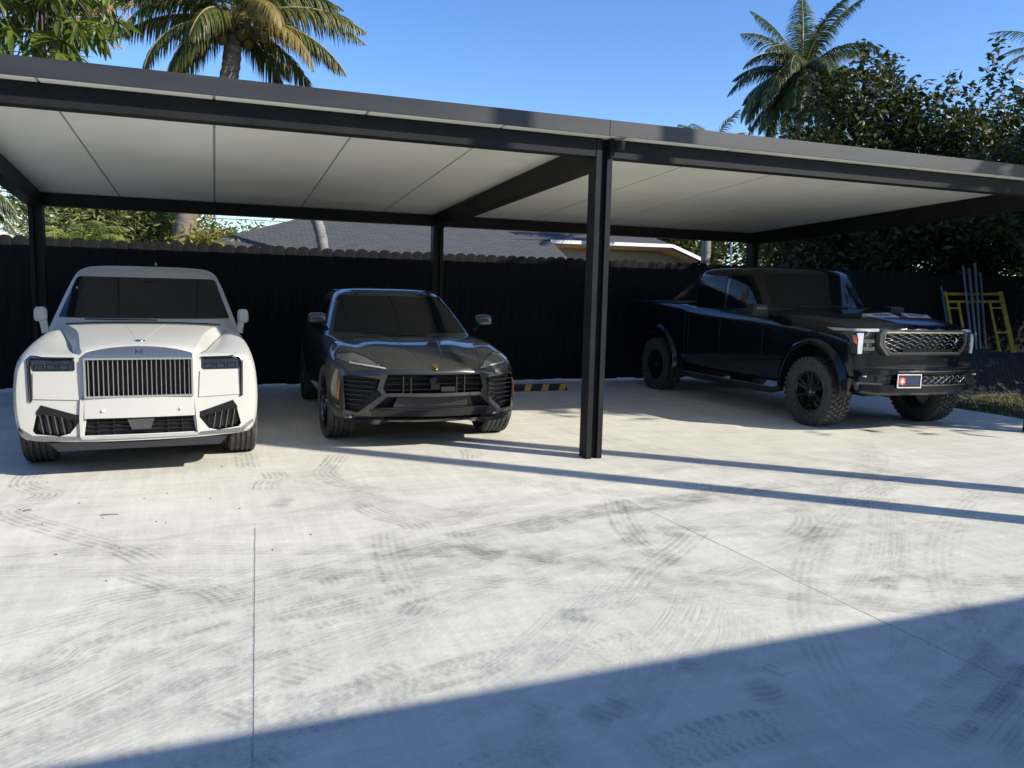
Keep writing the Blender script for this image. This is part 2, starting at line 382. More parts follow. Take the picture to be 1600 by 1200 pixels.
# ------------------------------------------------------------------ mesh helpers
class MB:
    def __init__(s): s.v = []; s.f = []; s.m = []
    def add(s, vs, fs, mi=0):
        n = len(s.v)
        s.v += [tuple(x) for x in vs]
        s.f += [tuple(i + n for i in f) for f in fs]
        s.m += [mi] * len(fs)
        return s
    def box(s, c, d, mi=0, R=None):
        x, y, z = d[0] / 2, d[1] / 2, d[2] / 2
        vs = [Vector((a, b, e)) for a in (-x, x) for b in (-y, y) for e in (-z, z)]
        if R is not None: vs = [R @ q for q in vs]
        vs = [q + Vector(c) for q in vs]
        return s.add(vs, [(0, 1, 3, 2), (4, 6, 7, 5), (0, 4, 5, 1), (2, 3, 7, 6), (0, 2, 6, 4), (1, 5, 7, 3)], mi)
    def hexa(s, v8, mi=0):  # bottom 4 ccw, top 4 ccw
        return s.add(v8, [(3, 2, 1, 0), (4, 5, 6, 7), (0, 1, 5, 4), (1, 2, 6, 5), (2, 3, 7, 6), (3, 0, 4, 7)], mi)
    def bar(s, a, b, w, h, mi=0, up=(0, 0, 1)):
        a, b = Vector(a), Vector(b)
        t = (b - a).normalized()
        r = t.cross(Vector(up))
        if r.length < 1e-6: r = t.cross(Vector((0, 1, 0)))
        r.normalize(); u = r.cross(t)
        q = [r * (-w / 2) - u * (h / 2), r * (w / 2) - u * (h / 2), r * (w / 2) + u * (h / 2), r * (-w / 2) + u * (h / 2)]
        return s.add([a + x for x in q] + [b + x for x in q], [(0, 1, 2, 3), (7, 6, 5, 4), (0, 4, 5, 1), (1, 5, 6, 2), (2, 6, 7, 3), (3, 7, 4, 0)], mi)
    def tube(s, pts, r, n=8, mi=0, cap=True):
        pts = [Vector(p) for p in pts]
        k = len(pts)
        rs = r if isinstance(r, (list, tuple)) else [r] * k
        vs = []; ref = None
        for i, p in enumerate(pts):
            t = (pts[min(i + 1, k - 1)] - pts[max(i - 1, 0)]).normalized()
            if ref is None:
                ref = t.cross(Vector((0.31, 0.17, 0.93)))
                if ref.length < 1e-3: ref = t.cross(Vector((1, 0, 0)))
            ref = (ref - t * ref.dot(t)).normalized()
            bi = t.cross(ref)
            for j in range(n):
                a = 2 * math.pi * j / n
                vs.append(p + (ref * math.cos(a) + bi * math.sin(a)) * rs[i])
        fs = [(i * n + j, i * n + (j + 1) % n, (i + 1) * n + (j + 1) % n, (i + 1) * n + j) for i in range(k - 1) for j in range(n)]
        if cap: fs += [tuple(range(n - 1, -1, -1)), tuple((k - 1) * n + j for j in range(n))]
        return s.add(vs, fs, mi)
    def lathe(s, prof, n=40, mi=0, axis='x'):
        """prof: (a, r) list along the axis"""
        vs = []
        for a, r in prof:
            for j in range(n):
                t = 2 * math.pi * j / n
                if axis == 'x': vs.append((a, r * math.cos(t), r * math.sin(t)))
                elif axis == 'y': vs.append((r * math.sin(t), a, r * math.cos(t)))
                else: vs.append((r * math.cos(t), r * math.sin(t), a))
        k = len(prof)
        fs = [(i * n + j, i * n + (j + 1) % n, (i + 1) * n + (j + 1) % n, (i + 1) * n + j) for i in range(k - 1) for j in range(n)]
        return s.add(vs, fs, mi)
    def prism(s, poly, y0, y1, mi=0):
        """polygon in (x, z) carried from y0 to y1 (y1 may be a function of x)"""
        n = len(poly)
        g = y1 if callable(y1) else (lambda x: y1)
        h = y0 if callable(y0) else (lambda x: y0)
        vs = [(x, h(x), z) for x, z in poly] + [(x, g(x), z) for x, z in poly]
        fs = [tuple(range(n)), tuple(range(2 * n - 1, n - 1, -1))] + [(i, (i + 1) % n, n + (i + 1) % n, n + i)[::-1] for i in range(n)]
        return s.add(vs, fs, mi)
    def ringprism(s, poly, inner, y0, y1, mi=0):
        """a frame between two polygons of equal count"""
        n = len(poly)
        h = y0 if callable(y0) else (lambda x: y0)
        g = y1 if callable(y1) else (lambda x: y1)
        vs = [(x, h(x), z) for x, z in poly] + [(x, h(x), z) for x, z in inner] + [(x, g(x), z) for x, z in poly] + [(x, g(x), z) for x, z in inner]
        fs = []
        for i in range(n):
            j = (i + 1) % n
            fs += [(i, j, n + j, n + i), (2 * n + i, 3 * n + i, 3 * n + j, 2 * n + j), (i, 2 * n + i, 2 * n + j, j), (n + i, n + j, 3 * n + j, 3 * n + i)]
        return s.add(vs, fs, mi)
    def mesh(s, name, mats, smooth=None):
        me = bpy.data.meshes.new(name)
        me.from_pydata([tuple(q) for q in s.v], [], s.f)
        for m in (mats if isinstance(mats, (list, tuple)) else [mats]): me.materials.append(m)
        if any(s.m): me.polygons.foreach_set('material_index', s.m)
        bm = bmesh.new(); bm.from_mesh(me); bmesh.ops.recalc_face_normals(bm, faces=bm.faces); bm.to_mesh(me); bm.free()
        if smooth is not None: smoothen(me, smooth)
        me.update()
        return me
    def build(s, name, mats, parent=None, smooth=None, loc=None):
        return link(name, s.mesh(name, mats, smooth), parent, loc)

def smoothen(me, ang):
    me.polygons.foreach_set('use_smooth', [True] * len(me.polygons))
    if ang < 179: me.set_sharp_from_angle(angle=math.radians(ang))

def link(name, me, parent=None, loc=None, rot=None):
    o = bpy.data.objects.new(name, me)
    COL.objects.link(o)
    if parent is not None: o.parent = parent
    if loc is not None: o.location = loc
    if rot is not None: o.rotation_euler = rot
    return o

def tag(o, label=None, cat=None, group=None, kind=None):
    if label: o['label'] = label
    if cat: o['category'] = cat
    if group: o['group'] = group
    if kind: o['kind'] = kind
    return o

def thing(name, label, cat, loc=(0, 0, 0), rz=0.0, group=None):
    o = bpy.data.objects.new(name, None)
    COL.objects.link(o)
    o.location = loc
    o.rotation_euler = (0, 0, rz)
    o.empty_display_size = 0.2
    return tag(o, label, cat, group)

def apply_mods(o):
    o.update_tag(); bpy.context.view_layer.update()
    dg = bpy.context.evaluated_depsgraph_get()
    me = bpy.data.meshes.new_from_object(o.evaluated_get(dg))
    o.modifiers.clear()
    o.data = me
    return o

def subsurf(o, lv):
    m = o.modifiers.new('s', 'SUBSURF'); m.levels = lv; m.render_levels = lv
    return apply_mods(o)

def cut(o, mb, m):
    me = mb.mesh('cutter', m)
    c = bpy.data.objects.new('cutter', me); COL.objects.link(c); c.parent = o.parent
    md = o.modifiers.new('b', 'BOOLEAN'); md.object = c; md.operation = 'DIFFERENCE'; md.solver = 'EXACT'
    try: md.material_mode = 'TRANSFER'
    except Exception: pass
    apply_mods(o)
    bpy.data.objects.remove(c)
    return o

def bvh_of(o):
    return BVHTree.FromPolygons([v.co.copy() for v in o.data.vertices], [tuple(p.vertices) for p in o.data.polygons])

def patch(name, poly, bvh, m, parent, off=0.003, th=0.012, res=0.07, axis='y', side=1, smooth=35):
    """a thin plate that follows the body: poly in (x, z) seen along +y, or (y, z) seen along -side*x"""
    bm = bmesh.new()
    bm.faces.new([bm.verts.new((a, 0, b)) for a, b in poly])
    for k, no in ((0, (1, 0, 0)), (2, (0, 0, 1))):
        lo = min(q[0 if k == 0 else 1] for q in poly); hi = max(q[0 if k == 0 else 1] for q in poly)
        n = int((hi - lo) / res)
        for i in range(1, n + 1):
            t = lo + (hi - lo) * i / (n + 1)
            co = (t, 0, 0) if k == 0 else (0, 0, t)
            bmesh.ops.bisect_plane(bm, geom=bm.verts[:] + bm.edges[:] + bm.faces[:], plane_co=co, plane_no=no)
    nrm = {}
    for v in bm.verts:
        a, b = v.co.x, v.co.z
        if axis == 'y':
            o, d = Vector((a, -4, b)), Vector((0, 1, 0))
        else:
            o, d = Vector((4 * side, a, b)), Vector((-side, 0, 0))
        hit = bvh.ray_cast(o, d)
        if hit[0] is None:
            hit = bvh.find_nearest(Vector((a, 0.0, b)) if axis == 'y' else Vector((side * 1.0, a, b)))
        n = hit[1] if hit[1].dot(d) < 0 else -hit[1]
        n = (n - d * .6).normalized()
        v.co = hit[0] + n * off
        nrm[v] = n
    front = bm.verts[:]
    base = bm.faces[:]
    r = bmesh.ops.extrude_face_region(bm, geom=base, use_keep_orig=True)
    new = [e for e in r['geom'] if isinstance(e, bmesh.types.BMVert)]
    kd = {tuple(round(c, 6) for c in v.co): nrm[v] for v in front}
    for v in new: v.co -= kd[tuple(round(c, 6) for c in v.co)] * th
    bmesh.ops.recalc_face_normals(bm, faces=bm.faces)
    me = bpy.data.meshes.new(name)
    bm.to_mesh(me); bm.free()
    me.materials.append(m)
    smoothen(me, smooth)
    return link(name, me, parent)

def mir(poly): return [(-x, z) for x, z in reversed(poly)]

def shell(name, stations, m, parent, sub=2, crease_rows=(), crease_st=()):
    """closed body from half cross-sections (y, bow, [(x, z) top centre .. bottom centre])"""
    n = len(stations[0][2]); R = 2 * (n - 1)
    vs = []; fs = []
    def ring(y, bow, pts, sc=1.0, zc=0.0, pw=2.0):
        xm = max(p[0] for p in pts)
        half = [(x * sc, y + bow * (abs(x * sc) / xm) ** pw, zc + (z - zc) * sc) for x, z in pts]
        return half + [(-x, yy, z) for x, yy, z in half[-2:0:-1]]
    def zmid(pts): return (pts[0][1] + pts[-1][1]) / 2
    S = len(stations)
    y0, b0, p0 = stations[0]
    rings = [ring(y0 - 0.0, b0, p0, s, zmid(p0)) for s in (0.3, 0.62, 0.93)]
    k0 = len(rings)
    rings += [ring(*st) for st in stations]
    y1, b1, p1 = stations[-1]
    rings += [ring(y1, b1, p1, s, zmid(p1)) for s in (0.93, 0.6, 0.3)]
    for r in rings: vs += r
    T = len(rings)
    for i in range(T - 1):
        for j in range(R):
            fs.append((i * R + j, i * R + (j + 1) % R, (i + 1) * R + (j + 1) % R, (i + 1) * R + j))
    vs.append((0, y0, zmid(p0))); c0 = len(vs) - 1
    vs.append((0, y1, zmid(p1))); c1 = len(vs) - 1
    for j in range(R):
        fs.append((c0, (j + 1) % R, j))
        fs.append((c1, (T - 1) * R + j, (T - 1) * R + (j + 1) % R))
    me = bpy.data.meshes.new(name)
    me.from_pydata(vs, [], fs)
    bm = bmesh.new(); bm.from_mesh(me)
    cl = bm.edges.layers.float.get('crease_edge') or bm.edges.layers.float.new('crease_edge')
    bm.verts.ensure_lookup_table()
    def setc(a, b, w):
        e = bm.edges.get((bm.verts[a], bm.verts[b]))
        if e: e[cl] = w
    for j, w in crease_rows:
        for i in range(k0, T - 4):
            for jj in ((j, R - j) if j else (0,)): setc(i * R + jj, (i + 1) * R + jj, w)
    for st, w in crease_st:
        for j in range(R): setc((k0 + st) * R + j, (k0 + st) * R + (j + 1) % R, w)
    bmesh.ops.recalc_face_normals(bm, faces=bm.faces)
    bm.to_mesh(me); bm.free()
    me.materials.append(m)
    o = link(name, me, parent)
    subsurf(o, sub)
    return o

def cabin(name, rings, roof_rise, m, parent, sub=2, crease=0.35):
    """greenhouse from rings (z, half width, y front, y rear, sweep of the A pillar)"""
    def ring(z, xw, yf, yr, sw):
        h = [(0, yf), (.52 * xw, yf + .155 * sw), (.92 * xw, yf + .50 * sw), (xw, yf + sw + .10), (xw * 1.01, yf * .62 + yr * .38), (xw * 1.0, yf * .3 + yr * .7),
             (.96 * xw, yr - .16), (.80 * xw, yr - .03), (.4 * xw, yr), (0, yr)]
        return [(x, y, z) for x, y in h] + [(-x, y, z) for x, y in h[-2:0:-1]]
    vs = []; fs = []
    RR = [ring(*r) for r in rings]
    z, xw, yf, yr, sw = rings[-1]
    ym = (yf + yr) / 2
    for sc, dz in ((.94, .45), (.7, .85), (.35, 1.0)):
        q = ring(z + roof_rise * dz, xw * sc, ym + (yf - ym) * sc, ym + (yr - ym) * sc, sw * sc)
        RR.append(q)
    R = len(RR[0])
    for r in RR: vs += r
    for i in range(len(RR) - 1):
        for j in range(R):
            fs.append((i * R + j, i * R + (j + 1) % R, (i + 1) * R + (j + 1) % R, (i + 1) * R + j))
    vs.append((0, ym, z + roof_rise)); c = len(vs) - 1
    for j in range(R): fs.append((c, (len(RR) - 1) * R + j, (len(RR) - 1) * R + (j + 1) % R))
    fs.append(tuple(range(R)))
    me = bpy.data.meshes.new(name); me.from_pydata(vs, [], fs)
    bm = bmesh.new(); bm.from_mesh(me)
    cl = bm.edges.layers.float.get('crease_edge') or bm.edges.layers.float.new('crease_edge')
    bm.verts.ensure_lookup_table()
    for i in range(len(rings) - 1):
        for j in (3, R - 3, 6, R - 6):
            e = bm.edges.get((bm.verts[i * R + j], bm.verts[(i + 1) * R + j]))
            if e: e[cl] = crease
    for j in range(R):
        e = bm.edges.get((bm.verts[j], bm.verts[(j + 1) % R]))
        if e: e[cl] = 1.0
    bmesh.ops.recalc_face_normals(bm, faces=bm.faces)
    bm.to_mesh(me); bm.free()
    me.materials.append(m)
    o = link(name, me, parent)
    subsurf(o, sub + 1)
    smoothen(o.data, 40)
    return o

def blob(name, c, d, m, parent, k=0.35, taper=(1, 1, 1, 1), R=None, sub=3):
    """a softly rounded box; taper scales (top x, top y, front, back)"""
    bm = bmesh.new()
    bmesh.ops.create_cube(bm, size=1.0)
    cl = bm.edges.layers.float.new('crease_edge')
    for e in bm.edges: e[cl] = k
    for v in bm.verts:
        x, y, z = v.co
        if z > 0: x *= taper[0]; y *= taper[1]
        s = taper[2] if y < 0 else taper[3]
        v.co = Vector((x * d[0] * s, y * d[1], z * d[2] * s))
        if R is not None: v.co = R @ v.co
        v.co += Vector(c)
    me = bpy.data.meshes.new(name); bm.to_mesh(me); bm.free()
    me.materials.append(m)
    o = link(name, me, parent)
    subsurf(o, sub)
    smoothen(o.data, 50)
    return o

def text_mesh(name, s, size, depth, m, parent, loc, rot, sx=1.0):
    cu_ = bpy.data.curves.new(name, 'FONT')
    cu_.body = s; cu_.size = size; cu_.extrude = depth; cu_.align_x = 'CENTER'; cu_.align_y = 'CENTER'
    t = bpy.data.objects.new(name, cu_); COL.objects.link(t)
    dg = bpy.context.evaluated_depsgraph_get()
    me = bpy.data.meshes.new_from_object(t.evaluated_get(dg))
    bpy.data.objects.remove(t)
    me.materials.clear(); me.materials.append(m)
    o = link(name, me, parent, loc, rot)
    o.scale = (sx, 1, 1)
    return o

# ================================================================== THE SETTING
# ---- ground far and near
g = MB(); g.add([(-1500, -1500, -.13), (1500, -1500, -.13), (1500, 1500, -.13), (-1500, 1500, -.13)], [(0, 1, 2, 3)])
tag(g.build('ground', MT['lawn']), kind='structure')

drive = tag(bpy.data.objects.new('driveway', None), kind='structure'); COL.objects.link(drive)
XE = 10.32
def j1(y): return 0.217 + (y - 5.29) * 0.048
def j2(y): return 2.93 - (y - 5.30) * 0.0505
def seam(x): return 5.29 + 0.008 * x
def jag(f, a, b, n, amp):
    return [(f(t) + random.uniform(-amp, amp), t) for t in np.linspace(a, b, n)]
def slab(poly):
    n = len(poly); mb = MB()
    mb.add([(x, y, 0.0) for x, y in poly] + [(x, y, -.11) for x, y in poly],
           [tuple(range(n)), tuple(range(2 * n - 1, n - 1, -1))] + [(i, n + i, n + (i + 1) % n, (i + 1) % n) for i in range(n)])
    return mb.build('slab', MT['concrete'], drive)
G1, G2 = 0.0046, 0.0034
slab([(-14, seam(-14) + .0012), (XE, seam(XE) + .0012), (XE + .05, 8.0), (XE - .05, 9.0), (XE, 13.4), (-14, 13.4)])
slab([(-14, -2.3)] + [(x - G1, y) for x, y in jag(j1, -2.3, seam(0.2) - .0012, 90, .0007)] + [(-14, seam(-14) - .0012)])
slab([(x + G1, y) for x, y in jag(j1, seam(.2) - .0012, -2.3, 90, .0007)] + [(x - G2, y) for x, y in jag(j2, -2.3, seam(2.9) - .0012, 90, .0012)])
slab([(x + G2, y) for x, y in jag(j2, seam(2.9) - .0012, -2.3, 90, .0012)] + [(XE, -2.3), (XE, seam(XE) - .0012)])
mb = MB()
mb.add([(-14, -2.3, -.014), (XE, -2.3, -.014), (XE, 13.3, -.014), (-14, 13.3, -.014)], [(0, 1, 2, 3)])
mb.build('joint_bed', MT['joint'], drive)
mb = MB(); mb.add([(j1(-2.3) - .004, -2.3, -.0032), (j1(-2.3) + .004, -2.3, -.0032), (j1(5.28) + .004, 5.28, -.0032), (j1(5.28) - .004, 5.28, -.0032)], [(0, 1, 2, 3)])
mb.build('joint_filler', MT['groove'], drive)

# ---- tyre marks: ribbons a millimetre thick lying on the concrete
_layer = [0]
def smooth_path(P, step=0.03):
    P = [Vector((x, y, 0)) for x, y in P]
    out = []
    for i in range(len(P) - 1):
        p0, p1, p2, p3 = P[max(i - 1, 0)], P[i], P[i + 1], P[min(i + 2, len(P) - 1)]
        n = max(2, int((p2 - p1).length / step))
        for k in range(n):
            t = k / n
            out.append(0.5 * ((2 * p1) + (p2 - p0) * t + (2 * p0 - 5 * p1 + 4 * p2 - p3) * t * t + (3 * p1 - p0 - 3 * p2 + p3) * t ** 3))
    out.append(P[-1])
    return out
def track(P, kind, w, fade=1.0, ends=(0.12, 0.12)):
    pts = smooth_path(P)
    _layer[0] += 1
    z = 0.0012 + 0.00035 * (_layer[0] % 24)
    vs, uv, fd = [], [], []
    d = 0.0; tot = sum((pts[i + 1] - pts[i]).length for i in range(len(pts) - 1))
    for i, p in enumerate(pts):
        t = (pts[min(i + 1, len(pts) - 1)] - pts[max(i - 1, 0)]).normalized()
        nrm = Vector((-t.y, t.x, 0))
        if i: d += (p - pts[i - 1]).length
        f = fade * min(1, d / max(ends[0], 1e-3) + .02) * min(1, (tot - d) / max(ends[1], 1e-3) + .02)
        for s in (-1, 1):
            vs.append((p.x + nrm.x * s * w / 2, p.y + nrm.y * s * w / 2, z)); uv.append((s * w / 2, d)); fd.append(f)
    fs = [(2 * i, 2 * i + 1, 2 * i + 3, 2 * i + 2)[::-1] for i in range(len(pts) - 1)]
    me = bpy.data.meshes.new('tyre_mark'); me.from_pydata(vs, [], fs)
    ul = me.uv_layers.new(name='UVMap')
    for lp in me.loops: ul.data[lp.index].uv = uv[lp.vertex_index]
    at = me.attributes.new('fade', 'FLOAT', 'POINT'); at.data.foreach_set('value', fd)
    me.materials.append(MT['tr_' + kind])
    return link('tyre_mark', me, drive)
RB, LG, BD, SF = 'ribs', 'lugs', 'band', 'scuff'
# turning squiggles in front of the parked cars
track([(-1.43, 7.42), (-1.43, 6.98), (-1.32, 6.75), (-1.18, 6.56), (-1.26, 6.33), (-1.36, 6.15), (-1.24, 5.91), (-1.02, 5.64), (-.81, 5.39), (-.6, 5.15), (-.45, 4.93), (-.35, 4.73)], RB, .26, 1.0)
track([(-.5, 4.67), (-.4, 4.56), (-.27, 4.41), (-.2, 4.3)], RB, .25, .9)
track([(.23, 7.82), (.24, 7.41), (.24, 7.07)], RB, .26, .9)
track([(.42, 6.94), (.44, 6.65), (.36, 6.51), (.33, 6.25)], RB, .26, 1.0)
track([(1.08, 7.49), (.93, 7.02), (.84, 6.73), (.92, 6.38), (1.06, 6.16), (1.2, 5.96)], RB, .27, 1.1)
track([(.96, 5.72), (1.06, 5.36), (1.21, 5.12), (1.24, 4.9)], RB, .27, 1.0)
track([(2.35, 7.5), (2.3, 7.2), (2.22, 6.9), (2.3, 6.6)], RB, .26, .8)
track([(-.66, 4.16), (-.53, 4.25), (-.36, 4.29), (-.11, 4.3), (0, 4.17), (.07, 3.96)], RB, .24, .9)
track([(1.01, 4.99), (.95, 4.54), (.92, 4.11), (.93, 3.87)], RB, .25, .8)
track([(2.88, 5.35), (2.63, 4.75), (2.51, 4.31), (2.52, 4.05), (2.61, 3.87)], RB, .24, 1.0)
track([(4.08, 4.74), (4.0, 4.49), (3.79, 4.27), (3.55, 4.11)], RB, .24, .9)
track([(3.82, 3.57), (3.78, 3.38), (3.83, 3.26), (4.27, 3.05), (5.0, 2.8)], RB, .24, .9)
track([(1.48, 4.9), (1.45, 4.6), (1.55, 4.3), (1.9, 4.05)], RB, .25, .9)
# long passes
track([(-2.2, 2.7), (-.81, 3.44), (-.57, 3.72), (-.27, 3.98), (.09, 4.12), (.44, 4.28), (1.01, 4.51), (1.83, 4.81), (2.7, 5.06), (3.9, 5.25), (5.5, 5.4)], BD, .36, 1.15, (.5, 1.0))
track([(-1.6, 2.4), (-.73, 3.06), (-.51, 3.24), (-.24, 3.49), (.15, 3.74), (.9, 4.0)], BD, .34, 1.0, (.5, .4))
track([(-1.5, 2.1), (-.6, 2.85), (-.1, 3.15), (.6, 3.45), (1.5, 3.9), (2.6, 4.3)], BD, .30, .7, (.5, .6))
track([(.17, 3.6), (.38, 3.68), (.6, 3.77), (.82, 3.83), (1.05, 3.88)], LG, .24, 1.3)
track([(-.9, 2.75), (-.5, 3.05), (0, 3.35), (.5, 3.55)], LG, .24, .8)
track([(-.17, 2.87), (0, 2.92), (.29, 2.91), (.7, 2.95), (1.12, 3.05)], LG, .22, 1.1)
track([(1.0, 4.5), (1.67, 4.39), (1.95, 4.07), (2.36, 3.68), (2.89, 3.27), (3.25, 3.01), (3.7, 2.75)], RB, .24, 1.0)
track([(1.8, 4.73), (2.32, 4.96), (2.68, 5.06), (3.24, 5.11), (3.86, 5.16)], BD, .30, .9)
track([(2.3, 1.95), (2.46, 2.03), (2.72, 2.14), (3.06, 2.28), (3.38, 2.42), (3.7, 2.55), (4.6, 2.95)], LG, .26, 1.5)
track([(2.5, 1.85), (2.9, 2.02), (3.4, 2.25), (4.0, 2.5)], BD, .28, 1.4)
track([(.62, 2.93), (.87, 3.0), (1.12, 3.05), (1.4, 3.05)], LG, .2, 1.0)
track([(1.32, 2.84), (1.51, 2.96), (1.71, 3.03), (1.89, 3.03)], LG, .2, .9)
track([(2.02, 3.58), (2.3, 3.85), (2.7, 4.15), (3.1, 4.5)], RB, .22, .8)
track([(1.33, 2.18), (1.54, 2.23), (1.78, 2.26), (2.0, 2.24)], LG, .22, 1.2)
track([(.55, 2.2), (.8, 2.3), (1.1, 2.4)], LG, .2, .9)
track([(-2.3, 4.6), (-1.5, 4.9), (-.6, 5.05), (.3, 5.35), (1.4, 6.0)], BD, .3, .6, (.4, .8))
track([(3.0, 3.0), (3.8, 3.6), (4.8, 4.6), (5.6, 5.6)], BD, .3, .7, (.4, .8))
track([(4.2, 6.2), (5.4, 5.3), (6.4, 4.2), (7.0, 3.4)], RB, .24, .7, (.4, .8))
track([(5.2, 6.6), (5.8, 5.6), (6.0, 4.6)], RB, .24, .6, (.4, .8))
track([(3.7, 8.4), (4.0, 7.6), (4.3, 6.6), (4.5, 5.6)], BD, .3, .6, (.4, .8))
for Pq, k, w, fd in (
    ([(-2.4, 5.6), (-1.2, 5.2), (0, 4.9), (1.2, 4.5), (2.4, 3.9), (3.6, 3.2), (5.0, 2.4)], RB, .22, .55), ([(-2.0, 5.0), (-.8, 4.75), (.6, 4.3), (1.8, 3.7), (3.0, 3.0)], RB, .22, .5),
    ([(6.8, 5.6), (5.2, 5.0), (3.8, 4.1), (2.8, 3.1), (2.2, 2.1)], RB, .22, .55), ([(7.4, 5.2), (5.8, 4.6), (4.4, 3.7), (3.4, 2.7), (2.9, 1.9)], RB, .22, .5),
    ([(1.9, 7.2), (2.2, 6.3), (2.9, 5.5), (4.0, 4.9), (5.6, 4.5), (7.5, 4.3)], RB, .24, .55), ([(.6, 7.0), (.9, 6.0), (1.7, 5.1), (3.0, 4.4), (4.8, 4.0), (6.8, 3.8)], BD, .3, .6),
    ([(-1.9, 3.3), (-.9, 3.9), (.3, 4.5), (1.7, 5.2), (3.2, 5.9), (5.0, 6.4)], RB, .22, .5), ([(6.9, 7.1), (6.2, 6.1), (5.1, 5.2), (3.6, 4.6), (1.8, 4.3), (0, 4.2)], BD, .3, .55),
    ([(-2.0, 2.9), (-1.0, 3.45), (.2, 3.9), (1.4, 4.25)], LG, .22, .8), ([(-1.4, 2.2), (-.5, 2.6), (.5, 2.85), (1.5, 2.95)], LG, .22, .8)):
    track(Pq, k, w, fd, (.6, .8))
# broom sweeps of pale cement dust
for x, y, a, l, w in ((1.4, 3.2, .75, 1.3, .3), (1.8, 3.5, .7, 1.5, .25), (2.1, 3.2, .8, 1.2, .3), (-.4, 2.95, .55, 1.6, .3), (.4, 3.15, .6, 1.5, .25), (3.2, 3.8, .3, 1.8, .3),
                      (4.3, 3.9, .25, 1.9, .35), (2.2, 2.9, .85, 1.0, .25), (1.6, 2.75, .9, .8, .25), (-1.6, 6.0, .2, 1.8, .3), (2.6, 6.0, -.1, 2.0, .35), (5.0, 6.0, -.2, 2.4, .4),
                      (1.2, 3.05, .7, 1.4, .28), (3.4, 2.7, .5, 1.3, .3), (.2, 2.75, .5, 1.2, .25), (1.0, 6.6, .1, 1.6, .3), (6.3, 6.2, -.3, 1.8, .35), (2.9, 2.6, .7, 1.0, .22)):
    c, s = math.cos(a), math.sin(a)
    track([(x - c * l / 2, y - s * l / 2), (x + .05, y - .03), (x + c * l / 2, y + s * l / 2)], 'white', w, 1.0, (l * .4, l * .4))
for i in range(30):
    x, y = random.uniform(-1.5, 5.5), random.uniform(2.4, 6.2)
    a = random.gauss(.65, .35); l = random.uniform(.5, 1.5)
    c, s = math.cos(a), math.sin(a)
    track([(x - c * l / 2, y - s * l / 2), (x + random.uniform(-.08, .08), y), (x + c * l / 2, y + s * l / 2)], random.choice(['white', BD, BD]), random.uniform(.14, .34), random.uniform(.4, .8), (l * .4, l * .4))
# shoe and tool scuffs
for x, y, a, l, w in ((1.38, 2.54, .45, .28, .2), (2.03, 2.45, 1.4, .22, .16), (1.12, 2.62, .5, .2, .16), (1.64, 3.37, -.5, .24, .16), (.55, 4.2, 0, .2, .2), (.9, 3.68, -.7, .24, .16),
                      (.43, 5.88, 1.2, .3, .22), (1.36, 4.6, .05, .16, .12), (1.9, 2.75, .9, .2, .14), (2.2, 2.6, .2, .16, .12), (.05, 2.95, .6, .18, .14), (2.9, 5.0, .3, .35, .2), (.3, 3.2, .7, .3, .2), (.62, 3.05, .4, .3, .2),
                      (.15, 2.6, .4, .2, .14), (3.6, 3.3, .2, .4, .22)):
    c, s = math.cos(a), math.sin(a)
    track([(x - c * l / 2, y - s * l / 2), (x, y), (x + c * l / 2, y + s * l / 2)], SF, w, 1.0, (.05, .08))
# hairline cracks filled with pale dust
def crack(P, w=.006, m='tr_crack'):
    pts = smooth_path(P, .05); mb = MB(); vs = []
    for i, p in enumerate(pts):
        q = p + Vector((random.uniform(-.008, .008), random.uniform(-.008, .008), 0))
        ww = w * random.uniform(.5, 1.2)
        vs += [(q.x, q.y - ww / 2, .0009), (q.x, q.y + ww / 2, .0009)]
    mb.add(vs, [(2 * i, 2 * i + 2, 2 * i + 3, 2 * i + 1) for i in range(len(pts) - 1)])
    mb.build('crack', MT['crack'], drive)
MT['crack'] = mat('pale crack dust', (0.66, 0.65, 0.63), 0.9, var=0.15, scale=30)
crack([(-2.2, 3.3), (-.81, 3.43), (-.59, 3.42), (-.36, 3.45), (-.12, 3.43), (.13, 3.43), (.5, 3.52)])
crack([(3.66, 4.3), (3.81, 4.04), (3.9, 3.95), (4.05, 4.04)], .008)
# ---- carport
MT['seam'] = mat('grey panel seam', (0.34, 0.34, 0.32), 0.6, var=0.15, scale=3)
car_port = thing('carport', 'black steel carport with white panel ceiling over the three parked cars', 'carport', (3.37, 6.85, 0))
CP = Vector((-3.37, -6.85, 0))
def cpart(name, mb, m, smooth=None): return mb.build(name, m, car_port, smooth, CP)
YF, YBK = 6.588, 12.15
SL = 0.0538
def ceil_z(y): return 2.985 - SL * (y - 6.6)
XS = [-2.32, -1.15, .025, 1.19, 2.36, 3.53, 4.70, 5.87, 7.04, 8.21, 9.52]
def post(x, y, h):
    mb = MB()
    for s in (-1, 1): mb.box((x + s * .0555, y, h / 2), (.051, .16, h))
    mb.box((x, y + .012, h / 2), (.0595, .10, h - .004))
    mb.box((x, y, .006), (.20, .20, .012)) if y > 10 else None
    return cpart('post', mb, MT['steel'])
FP = [(-1.97, 6.79), (3.373, 6.79), (9.42, 6.79)]
RP = [(-2.14, 11.965), (3.21, 11.965), (9.02, 11.965)]
for x, y in FP: post(x, y, 2.972)
for x, y in RP: post(x, y, 2.70)
def beamx(x0, x1, ya, z0, z1, dep=.15):
    mb = MB()
    mb.box(((x0 + x1) / 2, ya + dep * .5, (z0 + z1) / 2), (x1 - x0, dep, z1 - z0))
    return mb
for i in range(2):
    cpart('front_beam', beamx(FP[i][0] + .083, FP[i + 1][0] - .083, 6.716, 2.815, 2.972), MT['steel'])
    cpart('rear_beam', beamx(RP[i][0] + .083, RP[i + 1][0] - .083, 11.885, 2.531, 2.69), MT['steel'])
